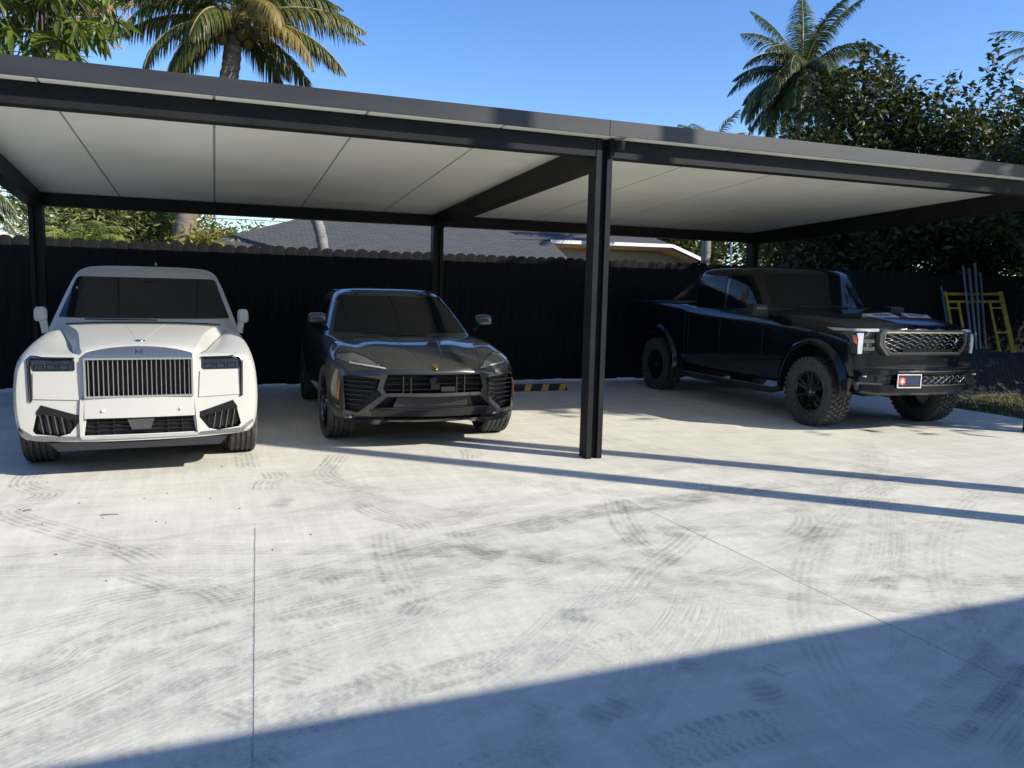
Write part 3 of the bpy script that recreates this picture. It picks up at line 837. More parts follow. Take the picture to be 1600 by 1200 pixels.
cpart('front_beam', beamx(-2.31, FP[0][0] - .083, 6.716, 2.815, 2.972), MT['steel'])
for (xa, ya), (xb, yb) in zip(FP, RP):
    mb = MB()
    y0, y1 = ya + .083, yb - .083
    for (x, y) in ((0, 0),):
        zt0, zt1 = ceil_z(y0) - .004, ceil_z(y1) - .004
        zb0, zb1 = 2.735, 2.505
        w = .075
        mb.hexa([(xa - w, y0, zb0), (xa + w, y0, zb0), (xb + w, y1, zb1), (xb - w, y1, zb1), (xa - w, y0, zt0), (xa + w, y0, zt0), (xb + w, y1, zt1), (xb - w, y1, zt1)])
    cpart('cross_beam', mb, MT['steel'])
for i in range(len(XS) - 1):
    x0, x1 = XS[i] + .011, XS[i + 1] - .011
    mb = MB()
    y0, y1 = YF + .02, YBK - .02
    a, b = ceil_z(y0), ceil_z(y1)
    mb.hexa([(x0, y0, a), (x1, y0, a), (x1, y1, b), (x0, y1, b), (x0, y0, a + .08), (x1, y0, a + .08), (x1, y1, b + .08), (x0, y1, b + .08)])
    # the tongue that closes the seam, set back from the face
    mb.hexa([(x1, y0, a + .006), (x1 + .022, y0, a + .006), (x1 + .022, y1, b + .006), (x1, y1, b + .006),
             (x1, y0, a + .07), (x1 + .022, y0, a + .07), (x1 + .022, y1, b + .07), (x1, y1, b + .07)], 1)
    cpart('roof_panel', mb, [MT['panel'], MT['seam']])
a, b = ceil_z(YF + .02), ceil_z(YBK - .02)
mb = MB(); mb.hexa([(XS[0], YF + .02, a + .082), (XS[-1], YF + .02, a + .082), (XS[-1], YBK - .02, b + .082), (XS[0], YBK - .02, b + .082),
                    (XS[0], YF + .02, a + .09), (XS[-1], YF + .02, a + .09), (XS[-1], YBK - .02, b + .09), (XS[0], YBK - .02, b + .09)])
cpart('roof_sheet', mb, MT['fascia'])
for x0, x1 in ((XS[0] - .02, 3.352), (3.358, XS[-1] + .02)):
    mb = MB(); mb.box(((x0 + x1) / 2, YF + .008, 3.0515), (x1 - x0, .016, .135))
    mb.box(((x0 + x1) / 2, YF + .034, 3.117), (x1 - x0, .034, .004))
    cpart('fascia', mb, MT['fascia'])
mb = MB(); mb.box(((XS[0] + XS[-1]) / 2, YBK - .009, b + .03), (XS[-1] - XS[0], .016, .15)); cpart('rear_fascia', mb, MT['fascia'])
for x in (XS[0] - .009, XS[-1] + .009):
    mb = MB(); ya, yb = YF + .018, YBK - .02
    mb.hexa([(x - .008, ya, 2.972), (x + .008, ya, 2.972), (x + .008, yb, b - .045), (x - .008, yb, b - .045), (x - .008, ya, 3.117), (x + .008, ya, 3.117), (x + .008, yb, b + .105), (x - .008, yb, b + .105)])
    cpart('side_fascia', mb, MT['fascia'])
# rain water streaks and rub marks on the ceiling panels
mb = MB()
for x, y, l, w, a_ in ((-1.3, 7.9, .42, .012, .5), (-.15, 7.75, .26, .03, 2.2), (-.5, 7.7, .1, .07, 0), (.35, 8.0, .4, .008, .1), (1.2, 8.2, .5, .02, .15), (.9, 9.4, .6, .012, .1), (4.6, 7.9, .4, .03, .1), (5.5, 8.0, .35, .02, .2), (6.6, 7.7, .3, .02, 2.9)):
    c, s = math.cos(a_), math.sin(a_); n = 6
    vs = []
    for k in range(n + 1):
        t = k / n - .5; px, py = x + c * l * t, y + s * l * t + .05 * math.sin(3 * t) * l
        ww = w * (1 - (2 * t) ** 2 * .8) * random.uniform(.6, 1.1)
        for e in (-1, 1): vs.append((px - s * ww * e / 2, py + c * ww * e / 2, ceil_z(py + c * ww * e / 2) - .0012))
    mb.add(vs, [(2 * k, 2 * k + 2, 2 * k + 3, 2 * k + 1) for k in range(n)])
MT['streak'] = mat('ceiling rub mark', (0.99, 0.99, 0.97), 0.9, var=0.1, scale=8)
tag(cpart('rub_mark', mb, MT['streak']), kind='stuff')
# small camera on the middle post
sc_ = thing('security_camera', 'small black security camera on a bracket high on the front middle post', 'camera', (3.46, 6.655, 2.90))
mb = MB(); mb.box((-.035, .03, 0), (.03, .03, .17)); mb.build('bracket', MT['steel'], sc_)
mb = MB(); mb.lathe([(-.038, .001), (-.038, .034), (-.03, .04), (.02, .042), (.03, .047), (.038, .047), (.038, .001)], 20, 0, 'z'); mb.build('housing', MT['steel'], sc_, 40, (.035, -.01, .01))
mb = MB(); mb.box((-.01, .012, -.01), (.05, .02, .03)); mb.build('arm', MT['steel'], sc_)

# ---- picket fence
fence = thing('picket_fence', 'tall dark stained picket fence with rounded tops behind the carport', 'fence', (5.5, 12.95, 0))
PW, PITCH = .187, .1835
def picket_mesh():
    mb = MB(); w = PW / 2; n = 8
    prof = [(-w, .03), (w, .03), (w, 2.125)] + [(w * math.cos(math.pi * k / n), 2.125 + .06 * math.sin(math.pi * k / n)) for k in range(1, n)] + [(-w, 2.125)]
    mb.prism(prof, 0, .018)
    for x in (-.045, 0.0, .045): mb.box((x, -.0015, 1.08), (.022, .003, 2.08))
    return mb.mesh('picket', MT['picket'])
pk = picket_mesh()
x = -6.2; i = 0
while x < 17.6:
    o = link('picket', pk, fence, (x - 5.5, (.0035 if i % 2 else -.0035) + random.uniform(-.001, .001), random.uniform(-.012, .012)), (0, random.uniform(-.0008, .0008), 0))
    x += PITCH; i += 1
for z in (.35, 1.1, 1.85):
    mb = MB(); mb.box((0.2, .042, z), (23.8, .04, .09)); mb.build('rail', MT['picket'], fence)
for k in range(11):
    mb = MB(); mb.box((-11.6 + 2.35 * k, .11, 1.08), (.09, .09, 2.1)); mb.build('post', MT['picket'], fence)

# ---- rubber wheel stop
ws = thing('wheel_stop', 'black rubber parking stop with yellow stripes on the shaded floor by the fence', 'parking stop', (4.42, 11.72, 0))
mb = MB(); mb.hexa([(-.92, -.075, 0), (.92, -.075, 0), (.92, .075, 0), (-.92, .075, 0), (-.9, -.045, .1), (.9, -.045, .1), (.9, .045, .1), (-.9, .045, .1)])
mb.build('body', MT['rubber'], ws)
for k in range(6):
    x = -.75 + .30 * k; mb = MB()
    sk = .045
    mb.add([(x, -.0775, .005), (x + .11, -.0775, .005), (x + .11 + sk, -.0495, .096), (x + sk, -.0495, .096),
            (x + sk, -.0455, .1025), (x + .11 + sk, -.0455, .1025), (x + .11 + sk, .03, .1025), (x + sk, .03, .1025)], [(0, 1, 2, 3), (3, 2, 5, 4), (4, 5, 6, 7)])
    mb.build('stripe', MT['yellow_stripe'], ws)

# ---- house behind the camera, whose eave throws the long shadow on the drive
hb = thing('house', 'white house with deep eave at the near end of the driveway', 'house', (1.5, -6.12, 0), math.radians(1.4))
HO = Vector((-1.5, 6, 0))
mb = MB(); mb.box((1.5, -6.2, 1.55), (17.0, 7.5, 3.1)); mb.build('wall', MT['stucco_white'], hb, None, HO)
mb = MB()
EY, EZ = -.93, 3.42
mb.add([(-8.2, EY, EZ), (11.2, EY, EZ), (11.2, -11.5, EZ), (-8.2, -11.5, EZ), (-3, -6.2, 5.4), (6, -6.2, 5.4)], [(0, 1, 5, 4), (1, 2, 5), (2, 3, 4, 5), (3, 0, 4), (3, 2, 1, 0)])
mb.build('roof', MT['shingle'], hb, None, HO)
mb = MB(); mb.box((1.5, EY + .035, EZ - .08), (19.4, .06, .15)); mb.build('gutter', MT['white_trim'], hb, None, HO)
mb = MB(); mb.box((1.5, -1.72, EZ - .155), (19.3, 1.5, .03)); mb.build('soffit', MT['stucco_white'], hb, None, HO)
for xw, ww in ((-4.6, 1.6), (-.6, 2.4), (4.2, 1.8), (7.8, 1.4)):
    mb = MB(); z0, z1 = (.1, 2.3) if ww > 2 else (.9, 2.2)
    mb.ringprism([(xw - ww / 2, z0), (xw + ww / 2, z0), (xw + ww / 2, z1), (xw - ww / 2, z1)], [(xw - ww / 2 + .06, z0 + .06), (xw + ww / 2 - .06, z0 + .06), (xw + ww / 2 - .06, z1 - .06), (xw - ww / 2 + .06, z1 - .06)], -2.455, -2.40)
    f = mb.build('window', MT['white_trim'], hb, None, HO)
    mb = MB(); mb.box((xw, -2.43, (z0 + z1) / 2), (ww - .12, .01, z1 - z0 - .12)); mb.build('pane', MT['window'], f)

# ---- neighbour's house beyond the fence
def uv_roof(o):
    me = o.data; ul = me.uv_layers.new(name='UVMap')
    for p in me.polygons:
        n = p.normal
        ax = Vector((0, 0, 1)).cross(n)
        ax = ax.normalized() if ax.length > 1e-4 else Vector((1, 0, 0))
        ay = n.cross(ax)
        for li in p.loop_indices:
            v = me.vertices[me.loops[li].vertex_index].co
            ul.data[li].uv = (v.dot(ax), v.dot(ay))
uv_roof([o for o in bpy.data.objects if o.name == 'roof'][0])
nh = thing('neighbour_house', 'low cream house with grey shingle roof and white gutter beyond the fence', 'house', (6, 18, 0))
NO = Vector((-6, -18, 0))
mb = MB()
# near wing: hip roof, eave hidden by the fence
mb.add([(-1.0, 16.4, 2.12), (7.68, 16.4, 2.12), (7.68, 19.6, 3.50), (3.0, 19.6, 3.50)], [(0, 1, 2, 3)])
mb.add([(-1.0, 16.4, 2.12), (3.0, 19.6, 3.50), (3.0, 23, 3.50), (-1.0, 26, 2.12)], [(0, 1, 2, 3)])
mb.add([(3.0, 19.6, 3.5), (7.68, 19.6, 3.5), (7.68, 23, 2.2), (3.0, 23, 2.2)], [(0, 1, 2, 3)])
# main roof behind
mb.add([(2.2, 18.0, 2.70), (7.7, 18.0, 2.84), (11.05, 18.0, 2.87), (9.0, 23.0, 4.6), (3.4, 23.0, 4.6)], [(0, 1, 2, 3, 4)])
mb.add([(11.05, 18.0, 2.87), (12.12, 18.0, 2.50), (13.6, 24.0, 2.5), (9.0, 23.0, 4.6)], [(0, 1, 2, 3)])
mb.add([(2.2, 18.0, 2.84), (3.4, 23, 4.6), (9, 23, 4.6), (13.6, 24, 2.5), (13.6, 28, 2.5), (2.2, 28, 2.84)], [(0, 1, 2, 3, 4, 5)])
r = mb.build('roof', MT['shingle'], nh, None, NO); uv_roof(r)
mb = MB()
mb.bar((7.66, 17.98, 2.80), (11.06, 17.98, 2.83), .06, .085); mb.build('gutter', MT['white_trim'], nh, None, NO)
mb = MB(); mb.bar((11.07, 17.98, 2.83), (12.15, 17.98, 2.455), .06, .085); mb.build('rake_board', MT['white_trim'], nh, None, NO)
mb = MB(); mb.add([(7.8, 18.0, 2.745), (11.0, 18.0, 2.775), (11.9, 18.0, 2.46), (12.0, 18.65, 2.40), (11.0, 18.65, 2.70), (7.8, 18.65, 2.68)], [(0, 5, 4, 1), (1, 4, 3, 2)])
mb.build('soffit', MT['soffit'], nh, None, NO)
mb = MB(); mb.hexa([(7.9, 18.62, 0), (11.9, 18.62, 0), (11.9, 24, 0), (7.9, 24, 0), (7.9, 18.62, 2.69), (11.9, 18.62, 2.69), (11.9, 24, 2.4), (7.9, 24, 2.4)])
mb.box((3.2, 19.5, 1.02), (7.6, 4.0, 2.04))
mb.build('wall', MT['stucco'], nh, None, NO)

# ================================================================== CARS
def wheel_set(car, spots, r, w, rr, style, rim_m, tyre_m, steer=0.0):
    """spots: (x, y) wheel centres; +x wheels face outwards to +x. One wheel is built, the others are copies"""
    hw = w / 2
    # tyre
    mb = MB()
    prof = [(-hw * .86, rr), (-hw * .98, rr + (r - rr) * .35), (-hw * 1.0, rr + (r - rr) * .6), (-hw * .95, r - .022), (-hw * .86, r - .005)]
    if style != 'truck':
        e = hw * .86; ng = 4; rib = (2 * e - ng * .016) / (ng + 1); x = -e
        for k in range(ng + 1):
            prof += [(x, r - .002), (x + rib, r - .001)]
            if k < ng: prof += [(x + rib + .0005, r - .014), (x + rib + .0155, r - .014)]
            x += rib + .016
    else:
        prof += [(-hw * .8, r - .014), (hw * .8, r - .014)]
    prof += [(hw * .86, r - .005), (hw * .95, r - .022), (hw * 1.0, rr + (r - rr) * .6), (hw * .98, rr + (r - rr) * .35), (hw * .86, rr)]
    mb.lathe(prof, 56)
    if style == 'truck':
        nl = 40
        for row, (xc, lw, ll, tw) in enumerate(((-.118, .062, .042, .25), (-.05, .052, .046, -.5), (.012, .05, .046, .5), (.068, .045, .04, -.4), (.122, .06, .042, -.25))):
            for k in range(nl):
                a = 2 * math.pi * (k + .5 * (row % 2)) / nl
                R = Matrix.Rotation(a, 3, 'X')
                q = R @ Vector((0, 0, r - .006)); q.x = xc * w / .31
                lw2 = lw * w / .31
                mb.box(q, (lw2, ll, .026), 0, R @ Matrix.Rotation(tw, 3, 'Z'))
    tyre_me = mb.mesh('tyre', tyre_m, 35)
    # rim: barrel, spokes and lip
    mb = MB()
    f = hw * .80
    mb.lathe([(f, rr), (f + .006, rr - .008), (f - .004, rr - .022), (f - .05, rr - .035), (-f, rr - .03), (-f, rr)], 48)
    ns = {'lux': 10, 'sport': 5, 'truck': 6}[style]
    for k in range(ns):
        a0 = 2 * math.pi * k / ns
        for da in ((-.17, .17) if style != 'lux' else (0,)):
            R = Matrix.Rotation(a0 + da * .6, 3, 'X')
            R2 = Matrix.Rotation(a0 + da, 3, 'X')
            sw = .030 if style == 'lux' else (.024 if style == 'sport' else .032)
            p0 = R @ Vector((f - .035, 0, .05)); p1 = R2 @ Vector((f - .012, 0, rr - .018))
            mb.bar(p0, p1, sw, .028, 0, (1, 0, 0))
        if style == 'truck':
            R = Matrix.Rotation(a0, 3, 'X')
            mb.bar(R @ Vector((f - .018, -.055, rr * .68)), R @ Vector((f - .018, .055, rr * .68)), .03, .022, 0, (1, 0, 0))
    mb.lathe([(f - .06, .001), (f - .06, .085), (f - .03, .08), (f - .018, .06), (f - .016, .001)], 24)
    mb.lathe([(-.02, .001), (-.02, rr * .78), (.0, rr * .78), (.0, .001)], 32, 1)
    rim_me = mb.mesh('wheel', [rim_m, MT['dark_chrome']], 35)
    mb = MB(); mb.lathe([(f - .02, .032), (f - .008, .030), (f - .004, .024), (f - .003, .001)], 20)
    for k in range(5):
        R = Matrix.Rotation(2 * math.pi * k / 5 + .3, 3, 'X'); q = R @ Vector((f - .016, 0, .055)); mb.box(q, (.014, .014, .014), 0, R)
    cap_me = mb.mesh('hub_cap', MT['dark_chrome'], 40)
    for i, (x, y) in enumerate(spots):
        rz = (0 if x > 0 else math.pi) + (steer if i < 2 else 0)
        o = link('wheel', rim_me, car, (x, y, r), (0, 0, rz))
        link('tyre', tyre_me, o)
        link('hub_cap', cap_me, o)

def wells(body, spots, R, w, m, z):
    for x, y in spots:
        mb = MB(); n = 28; s = 1 if x > 0 else -1
        pts = [(math.cos(2 * math.pi * k / n) * R, math.sin(2 * math.pi * k / n) * R) for k in range(n)]
        xa, xb = (x - w / 2 - .05) , (x + s * .4)
        if s < 0: xa, xb = x + w / 2 + .05, x - .4
        vs = [(xa, y + a, z + b) for a, b in pts] + [(xb, y + a, z + b) for a, b in pts]
        mb.add(vs, [tuple(range(n)), tuple(range(2 * n - 1, n - 1, -1))] + [(i, n + i, n + (i + 1) % n, (i + 1) % n) for i in range(n)])
        cut(body, mb, m)

def sides(f):
    for s in (1, -1): f(s)
def P(poly, s): return poly if s > 0 else mir(poly)
def inset(poly, d):
    """inner polygon at distance d (convex, counter-clockwise or not)"""
    n = len(poly); A = sum(poly[i][0] * poly[(i + 1) % n][1] - poly[(i + 1) % n][0] * poly[i][1] for i in range(n))
    sg = 1 if A > 0 else -1; out = []
    for i in range(n):
        p0, p1, p2 = Vector(poly[i - 1]), Vector(poly[i]), Vector(poly[(i + 1) % n])
        e1, e2 = (p1 - p0).normalized(), (p2 - p1).normalized()
        n1, n2 = Vector((-e1.y, e1.x)) * sg, Vector((-e2.y, e2.x)) * sg
        b = n1 + n2; k = d / max(.35, 1 + n1.dot(n2))
        out.append((p1.x + b.x * k, p1.y + b.y * k))
    return out

# ------------------------------------------------------------------ white luxury SUV
def white_suv():
    car = thing('parked_car', 'white luxury SUV with upright chrome vane grille, parked at the left under the carport', 'car', (-.575, 7.0, 0), math.radians(2.3), 'cars parked under the carport')
    W = MT['white_paint']
    st = [
        (0.00, .085, [(0, 1.060), (.25, 1.052), (.405, 1.022), (.425, .992), (.60, .988), (.80, .982), (.90, .945), (.925, .66), (.915, .44), (.86, .325), (.5, .30), (0, .30)]),
        (0.05, .085, [(0, 1.082), (.25, 1.073), (.43, 1.044), (.452, 1.000), (.61, 1.002), (.82, .998), (.928, .955), (.955, .66), (.945, .43), (.89, .31), (.5, .285), (0, .285)]),
        (0.25, .06, [(0, 1.105), (.28, 1.098), (.448, 1.074), (.508, .998), (.65, 1.020), (.84, 1.014), (.955, .965), (.982, .66), (.975, .42), (.93, .30), (.5, .27), (0, .27)]),
        (0.60, .03, [(0, 1.130), (.30, 1.124), (.488, 1.106), (.562, 1.004), (.70, 1.040), (.87, 1.038), (.968, .980), (.998, .66), (.990, .42), (.95, .30), (.5, .26), (0, .26)]),
        (1.00, 0, [(0, 1.150), (.34, 1.146), (.555, 1.132), (.632, 1.026), (.74, 1.066), (.89, 1.060), (.978, .995), (1.0, .66), (.99, .42), (.95, .30), (.5, .26), (0, .26)]),
        (1.40, 0, [(0, 1.168), (.38, 1.165), (.655, 1.150), (.726, 1.060), (.79, 1.094), (.90, 1.078), (.980, 1.005), (1.0, .66), (.985, .42), (.95, .30), (.5, .26), (0, .26)]),
        (1.72, 0, [(0, 1.180), (.42, 1.178), (.760, 1.160), (.790, 1.118), (.83, 1.110), (.905, 1.088), (.978, 1.010), (.995, .66), (.98, .42), (.945, .30), (.5, .26), (0, .26)]),
        (2.00, 0, [(0, 1.160), (.44, 1.160), (.790, 1.150), (.830, 1.130), (.86, 1.115), (.910, 1.092), (.975, 1.012), (.99, .66), (.975, .42), (.94, .30), (.5, .26), (0, .26)]),
        (3.00, 0, [(0, 1.150), (.44, 1.150), (.800, 1.145), (.850, 1.130), (.88, 1.118), (.920, 1.095), (.978, 1.015), (.99, .66), (.975, .42), (.94, .30), (.5, .26), (0, .26)]),
        (4.20, 0, [(0, 1.150), (.44, 1.150), (.800, 1.145), (.850, 1.130), (.88, 1.118), (.920, 1.095), (.985, 1.010), (1.0, .66), (.985, .42), (.94, .32), (.5, .28), (0, .28)]),
        (4.95, 0, [(0, 1.130), (.42, 1.130), (.750, 1.120), (.800, 1.110), (.83, 1.10), (.870, 1.070), (.935, .98), (.955, .66), (.945, .44), (.90, .35), (.5, .32), (0, .32)]),
        (5.28, -.10, [(0, 1.05), (.40, 1.05), (.680, 1.04), (.730, 1.03), (.76, 1.02), (.800, .99), (.860, .92), (.88, .66), (.870, .48), (.82, .40), (.5, .38), (0, .38)]),
    ]
    st = [(y, b, [(x * (.955 if x > .55 else 1.0) if x < .7 else x - .043, z) for x, z in p]) for y, b, p in st]
    body = shell('body', st, W, car, 2, crease_rows=((2, .9), (3, .85), (9, .4)), crease_st=((0, .55),))
    bv = bvh_of(body)
    spots = [(-.825, .90), (.825, .90), (-.83, 4.19), (.83, 4.19)]
    wells(body, spots, .44, .28, MT['matte_black'], .41)
    fy = lambda x: .085 * (min(abs(x), .93) / .925) ** 2 + .0
    # grille opening, arched on top
    arch = [(.395 * math.cos(math.pi * k / 12), 1.003 + .062 * (1 - (math.cos(math.pi * k / 12)) ** 2) ** .75) for k in range(13)]
    gr = [(-.40, .655), (.40, .655)] + arch
    cut(body, MB().prism(gr, -.3, .075), MT['matte_black'])
    lamp = [(.462, .878), (.480, .866), (.752, .866), (.764, .880), (.768, .950), (.755, .966), (.478, .962), (.462, .950)]
    intake = [(.432, .512), (.438, .472), (.512, .372), (.585, .352), (.752, .372), (.772, .398), (.738, .548), (.706, .598)]
    centre = [(-.412, .352), (.412, .352), (.392, .486), (-.392, .486)]
    for s in (1, -1):
        cut(body, MB().prism(P(lamp, s), -.3, lambda x: fy(x) + .035), MT['gloss_black'])
        cut(body, MB().prism(P(intake, s), -.3, lambda x: fy(x) + .09), MT['gloss_black'])
    cut(body, MB().prism(centre, -.3, .10), MT['gloss_black'])
    smoothen(body.data, 32)
    # chrome grille: header, frame, vanes
    hd = [(-.393, .972), (.393, .972)] + [(x * .995, z - .001) for x, z in arch]
    header = MB().prism(hd, -.018, .06).build('grille_header', MT['chrome'], car, 25)
    for v in header.data.vertices: v.co.y += (v.co.z - .972) * .19
    text_mesh('monogram', 'RR', .042, .003, MT['dark_chrome'], header, (0, -.0145, 1.022), (math.radians(80), 0, 0))
    MB().ringprism([(-.026, .990), (.026, .990), (.026, 1.054), (-.026, 1.054)], [(-.022, .994), (.022, .994), (.022, 1.050), (-.022, 1.050)], -.013, .0).build('badge_frame', MT['chrome'], header)
    go = [(-.399, .655), (.399, .655), (.399, .972), (-.399, .972)]
    MB().ringprism(go, inset(go, .014), -.022, .05).build('grille_frame', MT['vane'], car)
    vane = MB().add([(math.cos(a) * .0036, .006 + math.sin(a) * .024, z) for z in (.6655, .9615) for a in [2 * math.pi * k / 10 for k in range(10)]], [(k, (k + 1) % 10, 10 + (k + 1) % 10, 10 + k) for k in range(10)]).mesh('vane', MT['vane'], 70)
    nv = 22
    for k in range(nv): link('vane', vane, car, (-.385 + .77 * (k + .5) / nv, 0, 0))
    mb = MB(); mb.box((0, .066, .81), (.78, .01, .30)); mb.build('grille_backing', MT['matte_black'], car)
    # front bumper plate, a fold proud of the wings
    for s in (1, -1):
        lp = P(lamp, s)
        l = MB().prism(inset(lp, .004), lambda x: fy(x) + .004, lambda x: fy(x) + .03).build('headlight', MT['lens'], car, 30)
        for k in range(3):
            x = s * (.53 + .088 * k)
            q = [(x - .035, .885), (x + .035, .885), (x + .035, .925), (x - .035, .925)]
            MB().ringprism(q, inset(q, .003), lambda xx: fy(xx) - .003, lambda xx: fy(xx) + .01).build('lamp_unit', MT['chrome'], l)
        # light guide bent over and down the outside of the lamp
        out = [(.462, .976), (.766, .981), (.792, .962), (.788, .64), (.768, .628), (.766, .955), (.752, .966), (.462, .963)]
        patch('light_strip', P(out, s), bv, MT['gloss_black'], car, .014, .03, .04)
        thin = [(.50, .972), (.763, .976), (.786, .958), (.782, .645), (.776, .645), (.779, .955), (.760, .972), (.50, .969)]
        patch('light_guide', P(thin, s), bv, MT['dark_chrome'], car, .017, .012, .04)
        # folded panel below the lamp
        pan = [(.44, .640), (.760, .652), (.752, .856), (.452, .856)]
        patch('lamp_panel', P(pan, s), bv, W, car, .010, .02, .08)
        # corner intake: fins and upper lip
        it = P(intake, s)
        ib = MB().prism([(x, z) for x, z in it], lambda x: fy(x) + .07, lambda x: fy(x) + .088).build('intake_grille', MT['gloss_black'], car)
        for k in range(5):
            x0 = .50 + .050 * k
            mb = MB(); mb.bar((s * x0, fy(x0) + .04, .365), (s * (x0 + .028), fy(x0) + .04, .545), .006, .016, 0, (0, 1, 0)); mb.build('fin', MT['dark_chrome' if k else 'gloss_black'], ib)
        lip = [(.436, .512), (.708, .602), (.745, .545), (.735, .515), (.700, .530), (.446, .474)]
        patch('intake_lip', P(lip, s), bv, MT['gloss_black'], car, .006, .05, .08)
        # bright lower blade round the corner
        bl = [(.42, .345), (.775, .362), (.862, .43), (.868, .405), (.785, .330), (.43, .322)]
        patch('chrome_blade', P(bl, s), bv, MT['dark_chrome'], car, .012, .02, .08)
        # fold line beside the bumper plate
        fo = [(.40, .645), (.43, .645), (.44, .50), (.44, .345), (.425, .335), (.412, .50)]
        patch('bumper_fold', P(fo, s), bv, W, car, .022, .03, .07)
    patch('bumper_plate', [(-.405, .492), (.405, .492), (.400, .652), (-.400, .652)], bv, W, car, .024, .03, .09)
    for s in (-.27, .30): MB().lathe([(-.0275, .001), (-.0275, .011), (-.02, .012)], 14, 0, 'y').build('parking_sensor', MT['white_trim'], car, 30, (s, 0, .555))
    cg = MB(); cg.box((0, .055, .42), (.80, .01, .13))
    cgo = cg.build('lower_grille', MT['matte_black'], car)
    mb = MB()
    for z in (.385, .42, .455): mb.box((0, .035, z), (.79, .02, .006))
    for x in (-.31, -.2, .2, .31): mb.box((x, .03, .42), (.006, .02, .13))
    mb.build('mesh_bar', MT['gloss_black'], cgo)
    q = [(-.10, .478), (.10, .478), (.07, .392), (-.07, .392)]
    MB().prism(q, .0, .03).build('radar_cover', MT['lens'], cgo)
    patch('chrome_strip', [(-.43, .322), (.43, .322), (.42, .348), (-.42, .348)], bv, MT['chrome'], car, .016, .025, .09)
    lp_ = MB(); lp_.hexa([(-.60, .02, .235), (.60, .02, .235), (.66, .5, .25), (-.66, .5, .25), (-.66, .035, .30), (.66, .035, .30), (.70, .5, .30), (-.70, .5, .30)]); lp_.build('chin_spoiler', MT['matte_black'], car)
    patch('front_lip', [(-.84, .30), (-.40, .292), (-.36, .275), (.36, .275), (.40, .292), (.84, .30), (.80, .326), (-.80, .326)], bv, MT['matte_black'], car, .004, .06, .1)
    # shut lines of the hood
    for s in (1, -1):
        pts = []
        for y, x in ((.10, .462), (.25, .502), (.45, .532), (.60, .548), (.80, .580), (1.0, .606), (1.2, .645), (1.4, .690), (1.6, .735)):
            h = bv.ray_cast(Vector((s * x, y, 3)), Vector((0, 0, -1)))
            pts.append(h[0] + Vector((0, 0, -.001)))
        MB().tube(pts, .0042, 6).build('hood_gap', MT['matte_black'], car, 60)
    pts = [bv.ray_cast(Vector((x, 1.70, 3)), Vector((0, 0, -1)))[0] for x in np.linspace(-.70, .70, 15)]
    MB().tube(pts, .012, 6).build('cowl_strip', MT['matte_black'], car, 60)
    # hood spear lines
    for s in (1, -1):
        pts = []
        for k in range(14):
            t = k / 13; y = .30 + 1.36 * t; x = s * (.035 + .165 * t)
            h = bv.ray_cast(Vector((x, y, 3)), Vector((0, 0, -1)))
            pts.append(h[0] + Vector((0, 0, .0)))
        MB().tube(pts, .0022, 6).build('hood_crease', W, car, 60)
    MB().lathe([(0, .045), (.012, .04), (.016, .02), (.017, .001)], 20, 0, 'z').build('mascot_cover', MT['dark_chrome'], car, 40, (0, .20, 1.088))
    # cabin
    cab = cabin('cabin', [(1.08, .90, 1.62, 4.95, .28), (1.20, .868, 1.80, 4.92, .28), (1.55, .765, 2.40, 4.66, .22), (1.675, .715, 2.62, 4.50, .18), (1.715, .66, 2.72, 4.40, .16)], .045, W, car, 2, .45)
    cb = bvh_of(cab)
    patch('windshield', [(-.80, 1.212), (.80, 1.212), (.795, 1.232), (.690, 1.605), (.665, 1.622), (-.665, 1.622), (-.690, 1.605), (-.795, 1.232)], cb, MT['glass'], car, .006, .01, .09)
    for s in (1, -1):
        for pl in ([(2.45, 1.20), (3.30, 1.20), (3.30, 1.60), (2.86, 1.60)], [(3.38, 1.20), (4.20, 1.20), (4.16, 1.60), (3.38, 1.60)]):
            patch('side_window', pl, cb, MT['glass'], car, .006, .01, .12, 'x', s)
    patch('sensor_housing', [(-.05, 1.575), (.05, 1.575), (.07, 1.615), (-.07, 1.615)], cb, MT['matte_black'], car, .009, .01, .05)
    # wiper, mirrors, roof aerial
    mb = MB(); mb.bar((-.55, 1.80, 1.205), (.1, 1.77, 1.20), .012, .012); mb.build('wiper', MT['matte_black'], car)
    for s in (1, -1):
        m = blob('mirror', (s * .925, 1.80, 1.248), (.12, .11, .145), MT['white_paint'], car, .3, (.9, .9, .92, 1.08))
        mb = MB(); mb.bar((s * .885, 1.80, 1.07), (s * .905, 1.80, 1.19), .05, .06); mb.build('mirror_stalk', W, m)
    blob('roof_aerial', (.05, 4.2, 1.81), (.05, .14, .05), W, car, .2, (.4, .5, 1, 1), None, 2)
    wheel_set(car, spots, .395, .245, .285, 'lux', MT['silver_rim'], MT['rubber_dusty'])
    MB().box((0, 2.6, .30), (1.5, 4.0, .10)).build('underbody', MT['matte_black'], car)
    return car

